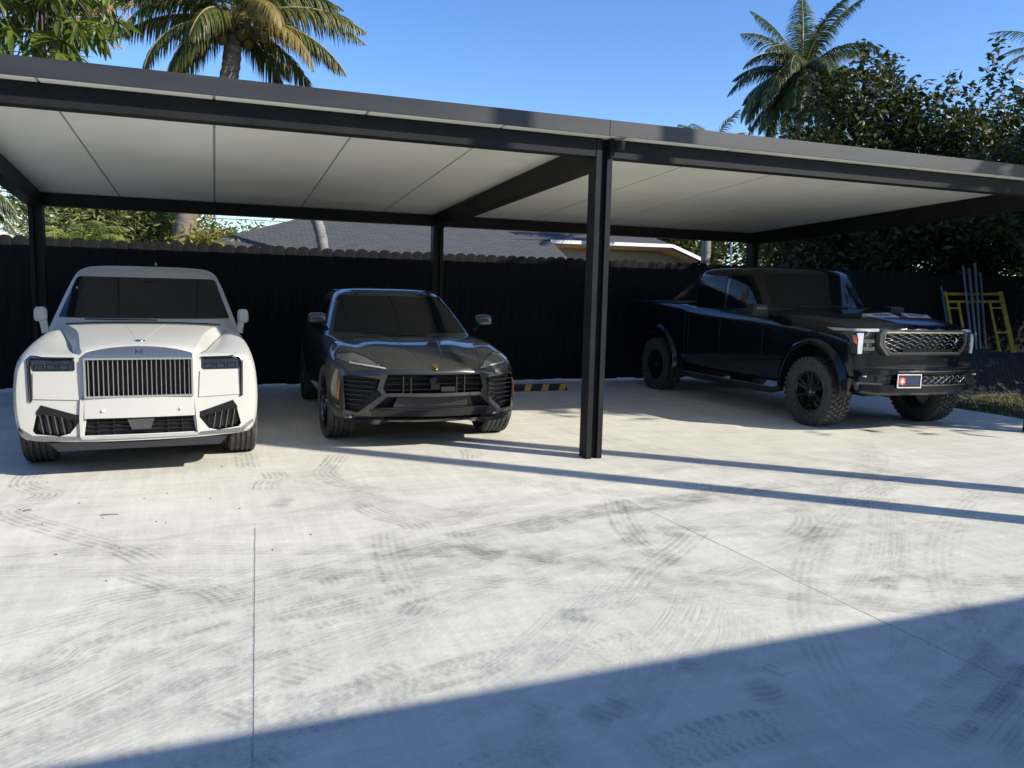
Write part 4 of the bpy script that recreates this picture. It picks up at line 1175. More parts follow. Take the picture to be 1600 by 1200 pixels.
# ------------------------------------------------------------------ black sports SUV
def sports_suv():
    car = thing('parked_car', 'black low sports SUV with gold hood badge and slanted headlights, parked beside the white SUV', 'car', (2.0, 7.42, 0), math.radians(-1.8), 'cars parked under the carport')
    B = MT['black_paint']
    st = [
        (0.00, .24, [(0, .775), (.26, .775), (.46, .765), (.66, .745), (.80, .72), (.855, .55), (.85, .40), (.80, .30), (0, .285)]),
        (0.03, .24, [(0, .812), (.28, .815), (.48, .800), (.68, .790), (.83, .755), (.885, .56), (.88, .38), (.83, .285), (0, .27)]),
        (0.16, .22, [(0, .860), (.31, .868), (.52, .848), (.73, .868), (.88, .815), (.93, .58), (.925, .38), (.88, .28), (0, .26)]),
        (0.40, .14, [(0, .918), (.34, .926), (.56, .906), (.77, .922), (.93, .862), (.975, .60), (.965, .38), (.92, .28), (0, .26)]),
        (0.75, .05, [(0, .988), (.37, .994), (.60, .970), (.80, .980), (.955, .895), (1.005, .62), (.99, .40), (.95, .28), (0, .25)]),
        (1.05, 0, [(0, 1.022), (.41, 1.026), (.65, 1.000), (.82, 1.010), (.965, .915), (1.01, .63), (.995, .40), (.95, .28), (0, .25)]),
        (1.50, 0, [(0, 1.046), (.47, 1.048), (.72, 1.026), (.845, 1.030), (.962, .930), (.985, .62), (.98, .40), (.94, .28), (0, .25)]),
        (1.90, 0, [(0, 1.04), (.52, 1.04), (.78, 1.03), (.87, 1.03), (.955, .93), (.965, .60), (.97, .40), (.93, .28), (0, .25)]),
        (2.80, 0, [(0, 1.03), (.52, 1.04), (.79, 1.04), (.875, 1.035), (.955, .94), (.965, .60), (.97, .40), (.93, .28), (0, .25)]),
        (3.60, 0, [(0, 1.05), (.52, 1.06), (.80, 1.06), (.89, 1.05), (.985, .94), (.995, .62), (.98, .40), (.93, .28), (0, .25)]),
        (4.20, 0, [(0, 1.07), (.52, 1.08), (.80, 1.08), (.91, 1.06), (1.01, .95), (1.01, .63), (.99, .42), (.93, .30), (0, .28)]),
        (4.75, 0, [(0, 1.06), (.50, 1.06), (.76, 1.05), (.86, 1.03), (.95, .93), (.96, .63), (.94, .45), (.88, .36), (0, .34)]),
        (5.08, -.14, [(0, .98), (.45, .98), (.68, .97), (.77, .95), (.85, .87), (.87, .63), (.85, .50), (.80, .42), (0, .42)]),
    ]
    body = shell('body', st, B, car, 2, crease_rows=((1, .6), (2, .55), (3, .35), (4, .3), (7, .4)), crease_st=((0, .35), (1, .6)))
    bv = bvh_of(body)
    spots = [(-.845, .98), (.845, .98), (-.855, 3.98), (.855, 3.98)]
    wells(body, spots, .425, .29, MT['matte_black'], .40)
    fy = lambda x: .24 * (min(abs(x), .87) / .86) ** 2
    up = [(-.47, .565), (.47, .565), (.50, .62), (.46, .752), (-.46, .752), (-.50, .62)]
    low = [(-.60, .415), (.60, .415), (.46, .535), (-.46, .535)]
    side = [(.525, .705), (.555, .60), (.50, .545), (.70, .375), (.845, .40), (.858, .72), (.80, .742)]
    cut(body, MB().prism(up, -.3, .20), MT['gloss_black'])
    cut(body, MB().prism(low, -.3, .22), MT['matte_black'])
    cut(body, MB().prism([(-.50, .315), (.50, .315), (.47, .352), (-.47, .352)], -.3, .18), MT['matte_black'])
    for s in (1, -1):
        cut(body, MB().prism(P(side, s), -.3, lambda x: fy(x) + .09), MT['gloss_black'])
    smoothen(body.data, 30)
    G = MT['gloss_black']
    # upper grille: slats, uprights, tow bracket, plate mount
    ug = MB(); ug.box((0, .17, .66), (.96, .01, .18)); ugo = ug.build('upper_grille', MT['matte_black'], car)
    for z in (.60, .655, .71):
        mb = MB(); mb.box((0, .10, z), (.94, .05, .008)); mb.build('slat', G, ugo)
    for x in (-.31, -.235, .22, .30):
        mb = MB(); mb.box((x, .075, .655), (.012, .04, .17)); mb.build('upright', MT['matte_black'], ugo)
    mb = MB(); mb.lathe([(-.02, .001), (-.02, .035), (.02, .042), (.04, .042)], 18, 0, 'y'); mb.build('camera_pod', G, ugo, 40, (-.02, .06, .69))
    mb = MB(); mb.box((.13, .05, .605), (.14, .02, .045)); mb.build('sensor_cover', MT['dark_panel'], ugo)
    mb = MB(); mb.box((0, .05, .63), (.09, .03, .05)); mb.build('tow_bracket', G, ugo)
    # lower grille plate
    lg = MB(); lg.box((0, .20, .475), (1.15, .01, .12)); lgo = lg.build('lower_grille', MT['matte_black'], car)
    mb = MB(); mb.prism([(-.40, .432), (.40, .432), (.37, .522), (-.36, .522)], .10, .14); mb.build('radar_panel', MT['dark_panel'], lgo)
    mb = MB(); mb.box((0, .09, .424), (1.1, .06, .012)); mb.build('slat', G, lgo)
    # bright edge of the bumper frame
    patch('frame_bar', [(-.475, .545), (.475, .545), (.455, .572), (-.455, .572)], bv, B, car, .014, .03, .06)
    for s in (1, -1):
        dg = [(.462, .566), (.50, .562), (.735, .372), (.845, .395), (.862, .368), (.735, .345), (.66, .37)]
        patch('frame_arm', P(dg, s), bv, B, car, .014, .03, .06)
        sg = P(side, s)
        so = MB().prism(inset(sg, .004), lambda x: fy(x) + .075, lambda x: fy(x) + .087).build('side_intake', MT['matte_black'], car)
        for k in range(6):
            z = .45 + .045 * k
            xa = .69 - .035 * k if z < .56 else .57
            mb = MB(); mb.bar((s * xa, fy(xa) + .05, z), (s * .85, fy(.85) + .05, z + .01), .05, .007); mb.build('slat', G, so)
        trim = [(.50, .735), (.53, .71), (.80, .748), (.862, .725), (.866, .735), (.80, .762), (.62, .748)]
        patch('intake_trim', P(trim, s), bv, B, car, .010, .02, .05)
        hl = [(.462, .796), (.63, .895), (.735, .926), (.875, .912), (.885, .870), (.79, .842)]
        h = patch('headlight', P(hl, s), bv, MT['lamp_grey'], car, .006, .02, .03)
        ed = [(.466, .797), (.79, .838), (.79, .850), (.48, .808)]
        patch('light_guide', P(ed, s), bv, MT['silver_paint'], h, .012, .01, .05)
        ed2 = [(.47, .803), (.63, .90), (.735, .931), (.87, .917), (.865, .911), (.735, .925), (.63, .893)]
        patch('lamp_edge', P(ed2, s), bv, G, h, .010, .01, .05)
        q = [(.52, .812), (.545, .812), (.545, .83), (.52, .83)]
        patch('lamp_unit', P(q, s), bv, MT['chrome'], h, .011, .006, .05)
        patch('side_marker', [(.30, .50), (.325, .50), (.325, .66), (.315, .68)], bv, MT['amber'], car, .006, .01, .06, 'x', s)
    MB().lathe([(-.003, .001), (-.003, .014), (.006, .015)], 14, 0, 'y').build('parking_sensor', MT['dark_chrome'], car, 30, (-.80, .17, .335))
    patch('front_lip', [(-.83, .30), (-.3, .262), (.3, .262), (.83, .30), (.80, .318), (-.80, .318)], bv, G, car, .035, .06, .08)
    patch('lower_valance', [(-.60, .340), (.60, .340), (.625, .408), (-.625, .408)], bv, G, car, .010, .02, .05)
    for s in (1, -1): patch('corner_panel', P([(.64, .335), (.735, .342), (.85, .365), (.85, .345), (.80, .322), (.66, .322)], s), bv, G, car, .010, .02, .05)
    # shield badge on the hood
    h = bv.ray_cast(Vector((0, .05, 3)), Vector((0, 0, -1)))[0]
    bd = MB(); sh = [(-.028, .03), (-.02, .036), (0, .032), (.02, .036), (.028, .03), (.026, -.005), (.012, -.03), (0, -.038), (-.012, -.03), (-.026, -.005)]
    bd.prism(sh, -.004, .004); bo = bd.build('hood_badge', MT['gold'], car, 30, (0, .035, h.z + .004)); bo.rotation_euler = (math.radians(-48), 0, 0)
    MB().prism([(x * .8, z * .8) for x, z in sh], -.006, -.003).build('badge_field', MT['gloss_black'], bo)
    MB().prism([(-.010, .012), (-.004, .018), (.004, .016), (.012, .018), (.008, .006), (.012, -.014), (.005, -.008), (-.003, -.018), (-.006, -.006), (-.013, -.004)], -.0085, -.0055).build('badge_bull', MT['gold'], bo)
    # hood creases that run from the badge to the windshield
    for s in (1, -1):
        pts = []
        for k in range(12):
            t = k / 11; y = .12 + 1.30 * t; x = s * (.10 + .20 * t)
            pts.append(bv.ray_cast(Vector((x, y, 3)), Vector((0, 0, -1)))[0])
        MB().tube(pts, .005, 6).build('hood_crease', B, car, 60)
        pts = []
        for k in range(16):
            t = k / 15; y = .10 + 1.38 * t; x = s * (.47 + .27 * t)
            pts.append(bv.ray_cast(Vector((x, y, 3)), Vector((0, 0, -1)))[0] + Vector((0, 0, -.001)))
        MB().tube(pts, .0035, 5).build('hood_gap', MT['matte_black'], car, 60)
    cab = cabin('cabin', [(.98, .90, 1.42, 4.70, .42), (1.06, .872, 1.52, 4.68, .42), (1.40, .735, 2.20, 4.32, .32), (1.505, .665, 2.48, 4.05, .26), (1.535, .61, 2.62, 3.90, .24)], .04, B, car, 2, .45)
    cb = bvh_of(cab)
    patch('windshield', [(-.78, 1.068), (.78, 1.068), (.648, 1.455), (.62, 1.475), (-.62, 1.475), (-.648, 1.455)], cb, MT['glass'], car, .006, .01, .08)
    for s in (1, -1):
        for pl in ([(2.1, 1.085), (3.02, 1.085), (3.02, 1.42), (2.65, 1.40)], [(3.10, 1.085), (3.95, 1.085), (3.80, 1.36), (3.10, 1.42)]):
            patch('side_window', pl, cb, MT['glass'], car, .006, .01, .12, 'x', s)
        pts = [cb.ray_cast(Vector((s * 3, y, z)), Vector((-s, 0, 0)))[0] for y, z in ((2.55, 1.50), (3.0, 1.53), (3.5, 1.525), (3.95, 1.48))]
        MB().tube(pts, .018, 8).build('roof_rail', MT['gloss_black'], car, 50)
        m = blob('mirror', (s * .975, 1.70, 1.225), (.235, .13, .125), MT['black_paint'], car, .3, (.85, .85, .9, 1.05))
        mb = MB(); mb.bar((s * .86, 1.72, 1.09), (s * .93, 1.71, 1.18), .05, .035); mb.build('mirror_stalk', G, m)
    mb = MB(); mb.bar((-.5, 1.56, 1.06), (.25, 1.53, 1.052), .012, .012); mb.build('wiper', MT['matte_black'], car)
    wheel_set(car, spots, .385, .285, .30, 'sport', MT['black_rim'], MT['rubber_dusty'], math.radians(3))
    MB().box((0, 2.5, .30), (1.5, 4.0, .10)).build('underbody', MT['matte_black'], car)
    return car

# ------------------------------------------------------------------ black pickup
def pickup():
    car = thing('pickup_truck', 'tall black crew cab pickup with wave mesh grille and knobbly tyres, parked on the right', 'truck', (7.90, 7.13, 0), 0, 'cars parked under the carport')
    T = MT['truck_paint']
    st = [
        (0.00, .13, [(0, 1.235), (.40, 1.235), (.70, 1.22), (.86, 1.19), (.93, 1.10), (.945, .95), (.94, .74), (.89, .63), (0, .60)]),
        (0.04, .13, [(0, 1.290), (.42, 1.288), (.74, 1.262), (.90, 1.225), (.965, 1.12), (.975, .95), (.965, .72), (.91, .61), (0, .58)]),
        (0.20, .10, [(0, 1.352), (.43, 1.350), (.75, 1.298), (.91, 1.258), (.975, 1.15), (.985, .95), (.98, .71), (.93, .60), (0, .56)]),
        (0.45, .05, [(0, 1.395), (.44, 1.392), (.77, 1.330), (.925, 1.285), (.982, 1.17), (.992, .95), (.985, .74), (.93, .60), (0, .55)]),
        (0.80, 0, [(0, 1.415), (.46, 1.410), (.79, 1.355), (.932, 1.312), (.985, 1.19), (.995, .95), (.99, .72), (.94, .55), (0, .50)]),
        (1.35, 0, [(0, 1.442), (.48, 1.438), (.82, 1.388), (.935, 1.345), (.985, 1.22), (.995, .95), (.985, .70), (.94, .50), (0, .46)]),
        (1.70, 0, [(0, 1.452), (.50, 1.448), (.84, 1.410), (.935, 1.368), (.985, 1.25), (.995, .95), (.985, .70), (.94, .48), (0, .45)]),
        (2.10, 0, [(0, 1.40), (.50, 1.40), (.84, 1.395), (.935, 1.375), (.985, 1.26), (.995, .95), (.985, .70), (.94, .48), (0, .45)]),
        (3.55, 0, [(0, 1.40), (.50, 1.40), (.84, 1.395), (.935, 1.385), (.985, 1.28), (.995, .95), (.985, .70), (.94, .48), (0, .45)]),
        (3.70, 0, [(0, 1.44), (.50, 1.44), (.84, 1.44), (.94, 1.43), (.985, 1.34), (.995, .95), (.985, .72), (.94, .52), (0, .48)]),
        (4.40, 0, [(0, 1.45), (.50, 1.45), (.84, 1.45), (.94, 1.44), (.985, 1.35), (.995, .95), (.985, .74), (.94, .58), (0, .52)]),
        (5.45, 0, [(0, 1.45), (.50, 1.45), (.84, 1.45), (.94, 1.44), (.985, 1.35), (.995, .95), (.985, .76), (.94, .64), (0, .56)]),
        (5.62, 0, [(0, 1.43), (.50, 1.43), (.80, 1.43), (.90, 1.42), (.945, 1.33), (.955, .95), (.945, .78), (.90, .68), (0, .60)]),
    ]
    body = shell('body', st, T, car, 2, crease_rows=((1, .55), (2, .3), (3, .5), (4, .25), (7, .4)), crease_st=((0, .7), (1, .45), (9, .5), (12, .6)))
    bv = bvh_of(body)
    spots = [(-.875, .75), (.875, .75), (-.875, 4.44), (.875, 4.44)]
    wells(body, spots, .51, .32, MT['matte_black'], .50)
    fy = lambda x: .13 * (min(abs(x), .95) / .94) ** 2
    gro = [(-.595, 1.205), (-.63, 1.17), (-.63, 1.06), (-.53, .955), (.53, .955), (.63, 1.06), (.63, 1.17), (.595, 1.205)]
    cut(body, MB().prism(gro, -.4, .16), MT['matte_black'])
    smoothen(body.data, 32)
    GF = gro
    gs = MB().ringprism([(x * 1.085, 1.082 + (z - 1.082) * 1.17) for x, z in gro], gro, lambda x: fy(x) * .5 - .035, lambda x: fy(x) + .04).build('grille_surround', MT['truck_grey'], car, 30)
    ng = inset(gro, .012)
    MB().ringprism(gro, ng, lambda x: fy(x) * .5 - .042, lambda x: fy(x) + .03).build('grille_edge', MT['dark_chrome'], gs)
    # wave mesh: rows of rippling bars
    mesh_ = MB()
    for r in range(6):
        z0 = 1.182 - .041 * r
        pts = []
        for k in range(97):
            x = -.62 + 1.24 * k / 96
            ph = (x / .155 + .22 * r) * 2 * math.pi
            z = z0 + .0105 * max(-1, min(1, 1.8 * math.sin(ph)))
            lim = .62 if z > 1.06 else .62 - (1.06 - z) * 1.05
            if abs(x) <= lim and .965 < z < 1.20: pts.append((x, fy(x) * .5 - .005, z))
        if len(pts) > 2: mesh_.tube(pts, .0058, 5)
    mo = mesh_.build('wave_mesh', MT['dark_chrome'], car, 50); tag(mo, kind='stuff')
    mb = MB(); mb.box((.05, .0, .985), (.78, .03, .042)); mb.build('light_bar', MT['gloss_black'], car)
    # small coiled snake badge on the mesh, reduced to a curved silver mark
    pts = [(.50 + .018 * math.sin(t * 2.2), -.005, 1.13 - .03 * t) for t in np.linspace(0, 2, 9)]
    MB().tube([Vector(q) + Vector((0, fy(.5) * .5 - .01, 0)) for q in pts], [.006, .012, .012, .010, .009, .008, .008, .007, .004], 7).build('grille_badge', MT['chrome'], car, 60)
    for s in (1, -1):
        lampb = [(.70, .955), (.955, .955), (.965, 1.0), (.955, 1.185), (.90, 1.205), (.70, 1.205)]
        h = patch('headlight', P(lampb, s), bv, MT['lens'], car, .012, .03, .04)
        cl = [(.845, .940), (.905, .940), (.945, 1.185), (.69, 1.205), (.69, 1.222), (.965, 1.208), (.968, 1.19), (.925, .930), (.85, .930)]
        c_ = [(.852, .945), (.898, .945), (.905, 1.00), (.905, 1.18), (.845, 1.185), (.848, 1.0)]
        patch('light_guide', P(c_, s), bv, MT['drl'], h, .024, .02, .04)
        patch('lamp_brow', P([(.64, 1.206), (.958, 1.200), (.955, 1.226), (.66, 1.232)], s), bv, MT['silver_paint'], h, .022, .02, .05)
        patch('turn_signal', P([(.912, 1.05), (.938, 1.08), (.942, 1.155), (.914, 1.155)], s), bv, MT['amber'], h, .020, .02, .04)
        for z0, z1 in ((1.075, 1.115), (.985, 1.025)):
            patch('lamp_bar', P([(.70, z0), (.835, z0), (.835, z1), (.70, z1)], s), bv, MT['dark_chrome'], h, .022, .02, .04)
        patch('lamp_unit', P([(.735, 1.03), (.80, 1.03), (.80, 1.07), (.735, 1.07)], s), bv, MT['chrome'], h, .020, .02, .04)
        patch('lamp_bezel', P([(.665, .965), (.695, .965), (.695, 1.20), (.68, 1.20)], s), bv, MT['matte_black'], car, .012, .03, .05)
    # hood plates with lettering, either side of the stripe
    for s in (1, -1):
        q = [(.07, .33), (.44, .33), (.52, .47), (.10, .47)]
        vs = []
        for x, y in q: vs.append(bv.ray_cast(Vector((s * x, y, 3)), Vector((0, 0, -1)))[0] + Vector((0, 0, .004 if y < .4 else .03)))
        mb = MB(); mb.add(vs + [v - Vector((0, 0, .045)) for v in vs], [(0, 1, 2, 3), (7, 6, 5, 4), (0, 4, 5, 1), (1, 5, 6, 2), (2, 6, 7, 3), (3, 7, 4, 0)])
        v_ = mb.build('hood_vent_plate', MT['silver_paint'], car)
        c = (vs[0] + vs[1] + vs[2] + vs[3]) / 4
        tilt = math.atan2((vs[3] + vs[2]).z - (vs[0] + vs[1]).z, .28)
        text_mesh('lettering', 'SHELBY', .085, .001, MT['matte_black'], v_, c + Vector((0, -.005, .004)), (tilt, 0, 0), 1.0)
    # bumper: grey steel with slots, mesh, plate
    bo = [(-.93, .50), (-.80, .455), (.80, .455), (.93, .50), (.97, .62), (.96, .775), (-.96, .775), (-.97, .62)]
    by0 = lambda x: -.115 + .17 * (abs(x) / .94) ** 2.2
    bump_ = MB(); n = 24
    xs = np.linspace(-.915, .915, n)
    prof = [(.02, .785), (-.02, .78), (-.04, .765), (-.04, .715), (.0, .705), (.0, .60), (-.045, .595), (-.048, .505), (-.02, .475), (.05, .462), (.20, .46), (.20, .785)]
    for i, x in enumerate(xs):
        sc = 1 - .25 * max(0, abs(x) - .75) / .22
        for dy, z in prof: bump_.v.append((x, by0(x) + dy, .62 + (z - .62) * sc))
    k = len(prof)
    for i in range(n - 1):
        for j in range(k): bump_.f.append((i * k + j, (i + 1) * k + j, (i + 1) * k + (j + 1) % k, i * k + (j + 1) % k)); bump_.m.append(0)
    bump_.f += [tuple(range(k)), tuple((n - 1) * k + j for j in range(k - 1, -1, -1))]; bump_.m += [0, 0]
    bpo = bump_.build('bumper', T, car, 20)
    for (z, hgt, m, dy, x0, x1) in ((.752, .018, 'dark_chrome', -.043, -.50, .80), (.590, .020, 'dark_chrome', -.05, -.35, .80), (.505, .016, 'dark_chrome', -.03, -.62, .78), (.700, .012, 'gloss_black', -.012, -.6, .6)):
        mb = MB(); q = np.linspace(x0, x1, 14); vs = []
        for x in q:
            for a, b in ((0, -1), (-.012, -.6), (-.012, .6), (0, 1)): vs.append((x, by0(x) + dy + a, z + b * hgt / 2))
        mb.add(vs, [(i * 4 + j, (i + 1) * 4 + j, (i + 1) * 4 + j + 1, i * 4 + j + 1) for i in range(13) for j in range(3)])
        mb.build('bumper_strip', MT[m], bpo, 40)
    wm = MB()
    for r in range(3):
        pts = []
        for kk in range(60):
            x = -.32 + .98 * kk / 59; ph = (x / .11 + (.5 if r % 2 else 0)) * 2 * math.pi
            pts.append((x, by0(x) - .008, .685 - .032 * r + .011 * max(-1, min(1, 1.6 * math.sin(ph)))))
        wm.tube(pts, .0055, 5)
    tag(wm.build('bumper_mesh', MT['dark_chrome'], bpo, 50), kind='stuff')
    for s in (1, -1):
        for kx in range(5):
            mb = MB(); mb.bar((s * .55, by0(.55) - .006, .745 - .02 * kx), (s * (.86 - .02 * kx), by0(.86) - .006, .745 - .02 * kx), .02, .006); mb.build('louvre', MT['truck_grey'], bpo)
        mb = MB(); mb.lathe([(-.02, .001), (-.02, .018), (.01, .022)], 16, 0, 'y'); mb.build('fog_light', MT['drl'], bpo, 40, (s * .86, by0(.86) - .01, .70))
        mb = MB(); mb.hexa([(s * .58, by0(.58) - .03, .52), (s * .93, by0(.93) - .03, .53), (s * .93, by0(.93) + .03, .53), (s * .58, by0(.58) + .03, .52),
                            (s * .66, by0(.66) - .02, .61), (s * .95, by0(.95) - .02, .62), (s * .95, by0(.95) + .03, .62), (s * .66, by0(.66) + .03, .61)])
        mb.build('bumper_cheek', MT['truck_grey'], bpo)
        # skid plate behind the corner
        mb = MB(); mb.hexa([(s * .90, .20, .44), (s * .97, .22, .50), (s * .97, .26, .50), (s * .90, .24, .44), (s * .84, .10, .62), (s * .96, .12, .66), (s * .96, .16, .66), (s * .84, .14, .62)])
        mb.build('splash_guard', MT['truck_grey'], car)
    # licence plate, hung at an angle on the left half
    pl = bpy.data.objects.new('licence_plate', MB().box((0, 0, 0), (.31, .006, .155)).mesh('licence_plate', MT['matte_black'])); COL.objects.link(pl); pl.parent = car
    xp = -.36
    pl.location = (xp, by0(xp) - .065, .645); pl.rotation_euler = (0, 0, math.radians(-8))
    q = [(-.158, -.08), (.158, -.08), (.158, .08), (-.158, .08)]
    MB().ringprism(q, inset(q, .010), -.008, .006).build('plate_frame', MT['white_print'], pl)
    MB().lathe([(-.0055, .001), (-.0055, .046), (-.003, .046)], 24, 0, 'y').build('plate_emblem', MT['red_print'], pl, None, (-.095, 0, 0))
    MB().prism([(-.028, -.02), (0, .034), (.028, -.02), (.01, -.012), (0, -.035), (-.01, -.012)], -.0075, -.004).build('emblem_mark', MT['white_print'], pl, None, (-.095, 0, 0))
    text_mesh('plate_text', 'SHELBY', .05, .001, MT['blue_print'], pl, (.05, -.0055, 0), (math.pi / 2, 0, 0), .95)
    # flares
    for x, y in spots:
        s = 1 if x > 0 else -1; mb = MB(); n = 22; vs = []
        for kk in range(n + 1):
            a = math.radians(-8) + math.radians(196) * kk / n
            c, sn = math.cos(a), math.sin(a)
            for xo, R_ in ((.93, .505), (1.035, .515), (1.045, .545), (1.03, .575), (.97, .60)):
                vs.append((s * xo, y + c * R_, .50 + sn * R_))
        m5 = 5
        mb.add(vs, [(i * m5 + j, (i + 1) * m5 + j, (i + 1) * m5 + j + 1, i * m5 + j + 1) for i in range(n) for j in range(m5 - 1)])
        mb.build('wheel_flare', T, car, 50)
    # cab
    cab = cabin('cab', [(1.32, .93, 1.42, 3.66, .24), (1.43, .915, 1.54, 3.68, .22), (1.76, .875, 1.84, 3.66, .18), (1.925, .84, 1.98, 3.63, .16), (1.972, .785, 2.07, 3.56, .14)], .035, T, car, 2, .7)
    cb = bvh_of(cab)
    patch('windshield', [(-.84, 1.445), (.84, 1.445), (.775, 1.885), (.75, 1.905), (-.75, 1.905), (-.775, 1.885)], cb, MT['glass'], car, .006, .01, .09)
    for s in (1, -1):
        patch('front_window', [(1.84, 1.43), (2.66, 1.41), (2.66, 1.875), (2.20, 1.875), (1.95, 1.60)], cb, MT['side_glass'], car, .007, .01, .1, 'x', s)
        patch('rear_window', [(2.74, 1.41), (3.50, 1.43), (3.48, 1.83), (3.42, 1.875), (2.74, 1.875)], cb, MT['side_glass'], car, .007, .01, .1, 'x', s)
        m = blob('mirror', (s * 1.17, 1.62, 1.40), (.26, .14, .165), MT['matte_black'], car, .55, (.95, .95, .95, 1.05))
        mb = MB(); mb.bar((s * .92, 1.70, 1.34), (s * 1.10, 1.64, 1.36), .06, .05); mb.build('mirror_arm', MT['matte_black'], m)
        mb = MB(); mb.box((s * 1.17, 1.546, 1.43), (.16, .008, .03)); mb.build('mirror_signal', MT['gloss_black'], m)
        # door cut lines and handles
        for yy in (1.72, 2.70, 3.52, 3.63):
            pts = [bv.ray_cast(Vector((s * 3, yy, z)), Vector((-s, 0, 0)))[0] for z in np.linspace(.56, 1.36, 9)]
            MB().tube(pts, .004, 5).build('door_gap', MT['matte_black'], car)
        for yy in (2.56, 3.38):
            q = bv.ray_cast(Vector((s * 3, yy, 1.22)), Vector((-s, 0, 0)))[0]
            mb = MB(); mb.bar(q + Vector((s * .022, -.09, 0)), q + Vector((s * .022, .09, 0)), .03, .03); mb.build('door_handle', MT['gloss_black'], car)
        # side step
        mb = MB(); mb.tube([(s * .95, 1.30, .40), (s * 1.02, 1.42, .365), (s * 1.04, 1.6, .36), (s * 1.04, 3.55, .36), (s * 1.0, 3.75, .40)], .04, 10); mb.build('side_step', MT['dark_chrome' if 0 else 'matte_black'], car, 50)
        mb = MB(); mb.box((s * 1.035, 2.55, .403), (.07, 1.9, .01)); mb.build('step_tread', MT['galv'], car)
        # fender vent
        mb = MB(); q = bv.ray_cast(Vector((s * 3, 1.42, 1.14)), Vector((-s, 0, 0)))[0]
        mb.box(q + Vector((s * .004, 0, 0)), (.012, .16, .06)); mb.box(q + Vector((s * .008, 0, -.09)), (.012, .10, .05)); mb.build('fender_badge', MT['dark_chrome'], car)
    MB().hexa([(-.86, 3.70, 1.452), (.86, 3.70, 1.452), (.86, 5.55, 1.455), (-.86, 5.55, 1.455), (-.84, 3.72, 1.476), (.84, 3.72, 1.476), (.84, 5.53, 1.478), (-.84, 5.53, 1.478)]).build('bed_cover', MT['matte_black'], car)
    mb = MB(); mb.bar((-.5, 1.60, 1.462), (.3, 1.57, 1.466), .014, .014); mb.bar((.1, 1.62, 1.464), (.7, 1.62, 1.452), .014, .014); mb.build('wiper', MT['matte_black'], car)
    wheel_set(car, spots, .425, .31, .255, 'truck', MT['black_rim'], MT['rubber_dusty'], 0)
    ub = MB(); ub.box((0, 2.6, .47), (1.1, 4.6, .12)); ub.bar((-.8, .75, .42), (.8, .75, .42), .09, .09); ub.bar((-.8, 4.44, .42), (.8, 4.44, .42), .10, .10)
    ub.build('undercarriage', MT['matte_black'], car)
    return car
white_suv(); sports_suv(); pickup()

# ================================================================== PLANTS
def leaf_cloud(name, Pc, size, m, parent, aspect=.42, droop=0.0, kind='stuff', up=.35):
    """many small folded leaves at points Pc (n x 3)"""
    n = len(Pc)
    d = RNG.normal(size=(n, 3)); d[:, 2] = d[:, 2] * .6 - droop + up * .3
    d /= np.linalg.norm(d, axis=1, keepdims=True)
    r = RNG.normal(size=(n, 3)); s = np.cross(d, r); s /= np.linalg.norm(s, axis=1, keepdims=True)
    nn = np.cross(d, s)
    L = size * RNG.uniform(.6, 1.35, (n, 1)); W = L * aspect * .5
    a = Pc; t = Pc + d * L; mid = Pc + d * L * .45
    l = mid + s * W + nn * W * .35; q = mid - s * W + nn * W * .35
    V = np.stack([a, l, t, q], 1).reshape(-1, 3)
    F = np.arange(n * 4).reshape(n, 4)
    me = bpy.data.meshes.new(name)
    me.vertices.add(n * 4); me.vertices.foreach_set('co', V.astype(np.float32).ravel())
    tri = np.concatenate([F[:, [0, 1, 2]], F[:, [0, 2, 3]]], 1).reshape(-1, 3)
    me.loops.add(len(tri) * 3); me.loops.foreach_set('vertex_index', tri.astype(np.int32).ravel())
    me.polygons.add(len(tri)); me.polygons.foreach_set('loop_start', np.arange(0, len(tri) * 3, 3, dtype=np.int32))
    me.update(calc_edges=True); me.validate()
    me.materials.append(m)
    o = link(name, me, parent)
    if kind: o['kind'] = kind
    return o

def blob_points(blobs, n, clump=.22, shell=.55):
    out = []
    vol = np.array([b[1][0] * b[1][1] * b[1][2] for b in blobs]) ** .7
    for (c, r), w in zip(blobs, vol / vol.sum()):
        k = max(6, int(n * w / 38))
        u = RNG.normal(size=(k, 3)); u /= np.linalg.norm(u, axis=1, keepdims=True)
        rad = (shell + (1 - shell) * RNG.uniform(0, 1, (k, 1))) * (1 + .16 * RNG.normal(size=(k, 1)))
        cc = np.array(c) + u * rad * np.array(r)
        m = int(n * w / k)
        sz = clump * RNG.uniform(.6, 1.5, (k, 1, 1))
        out.append((cc[:, None, :] + RNG.normal(size=(k, m, 3)) * sz * np.array([1, 1, .7])).reshape(-1, 3))
    return np.concatenate(out)

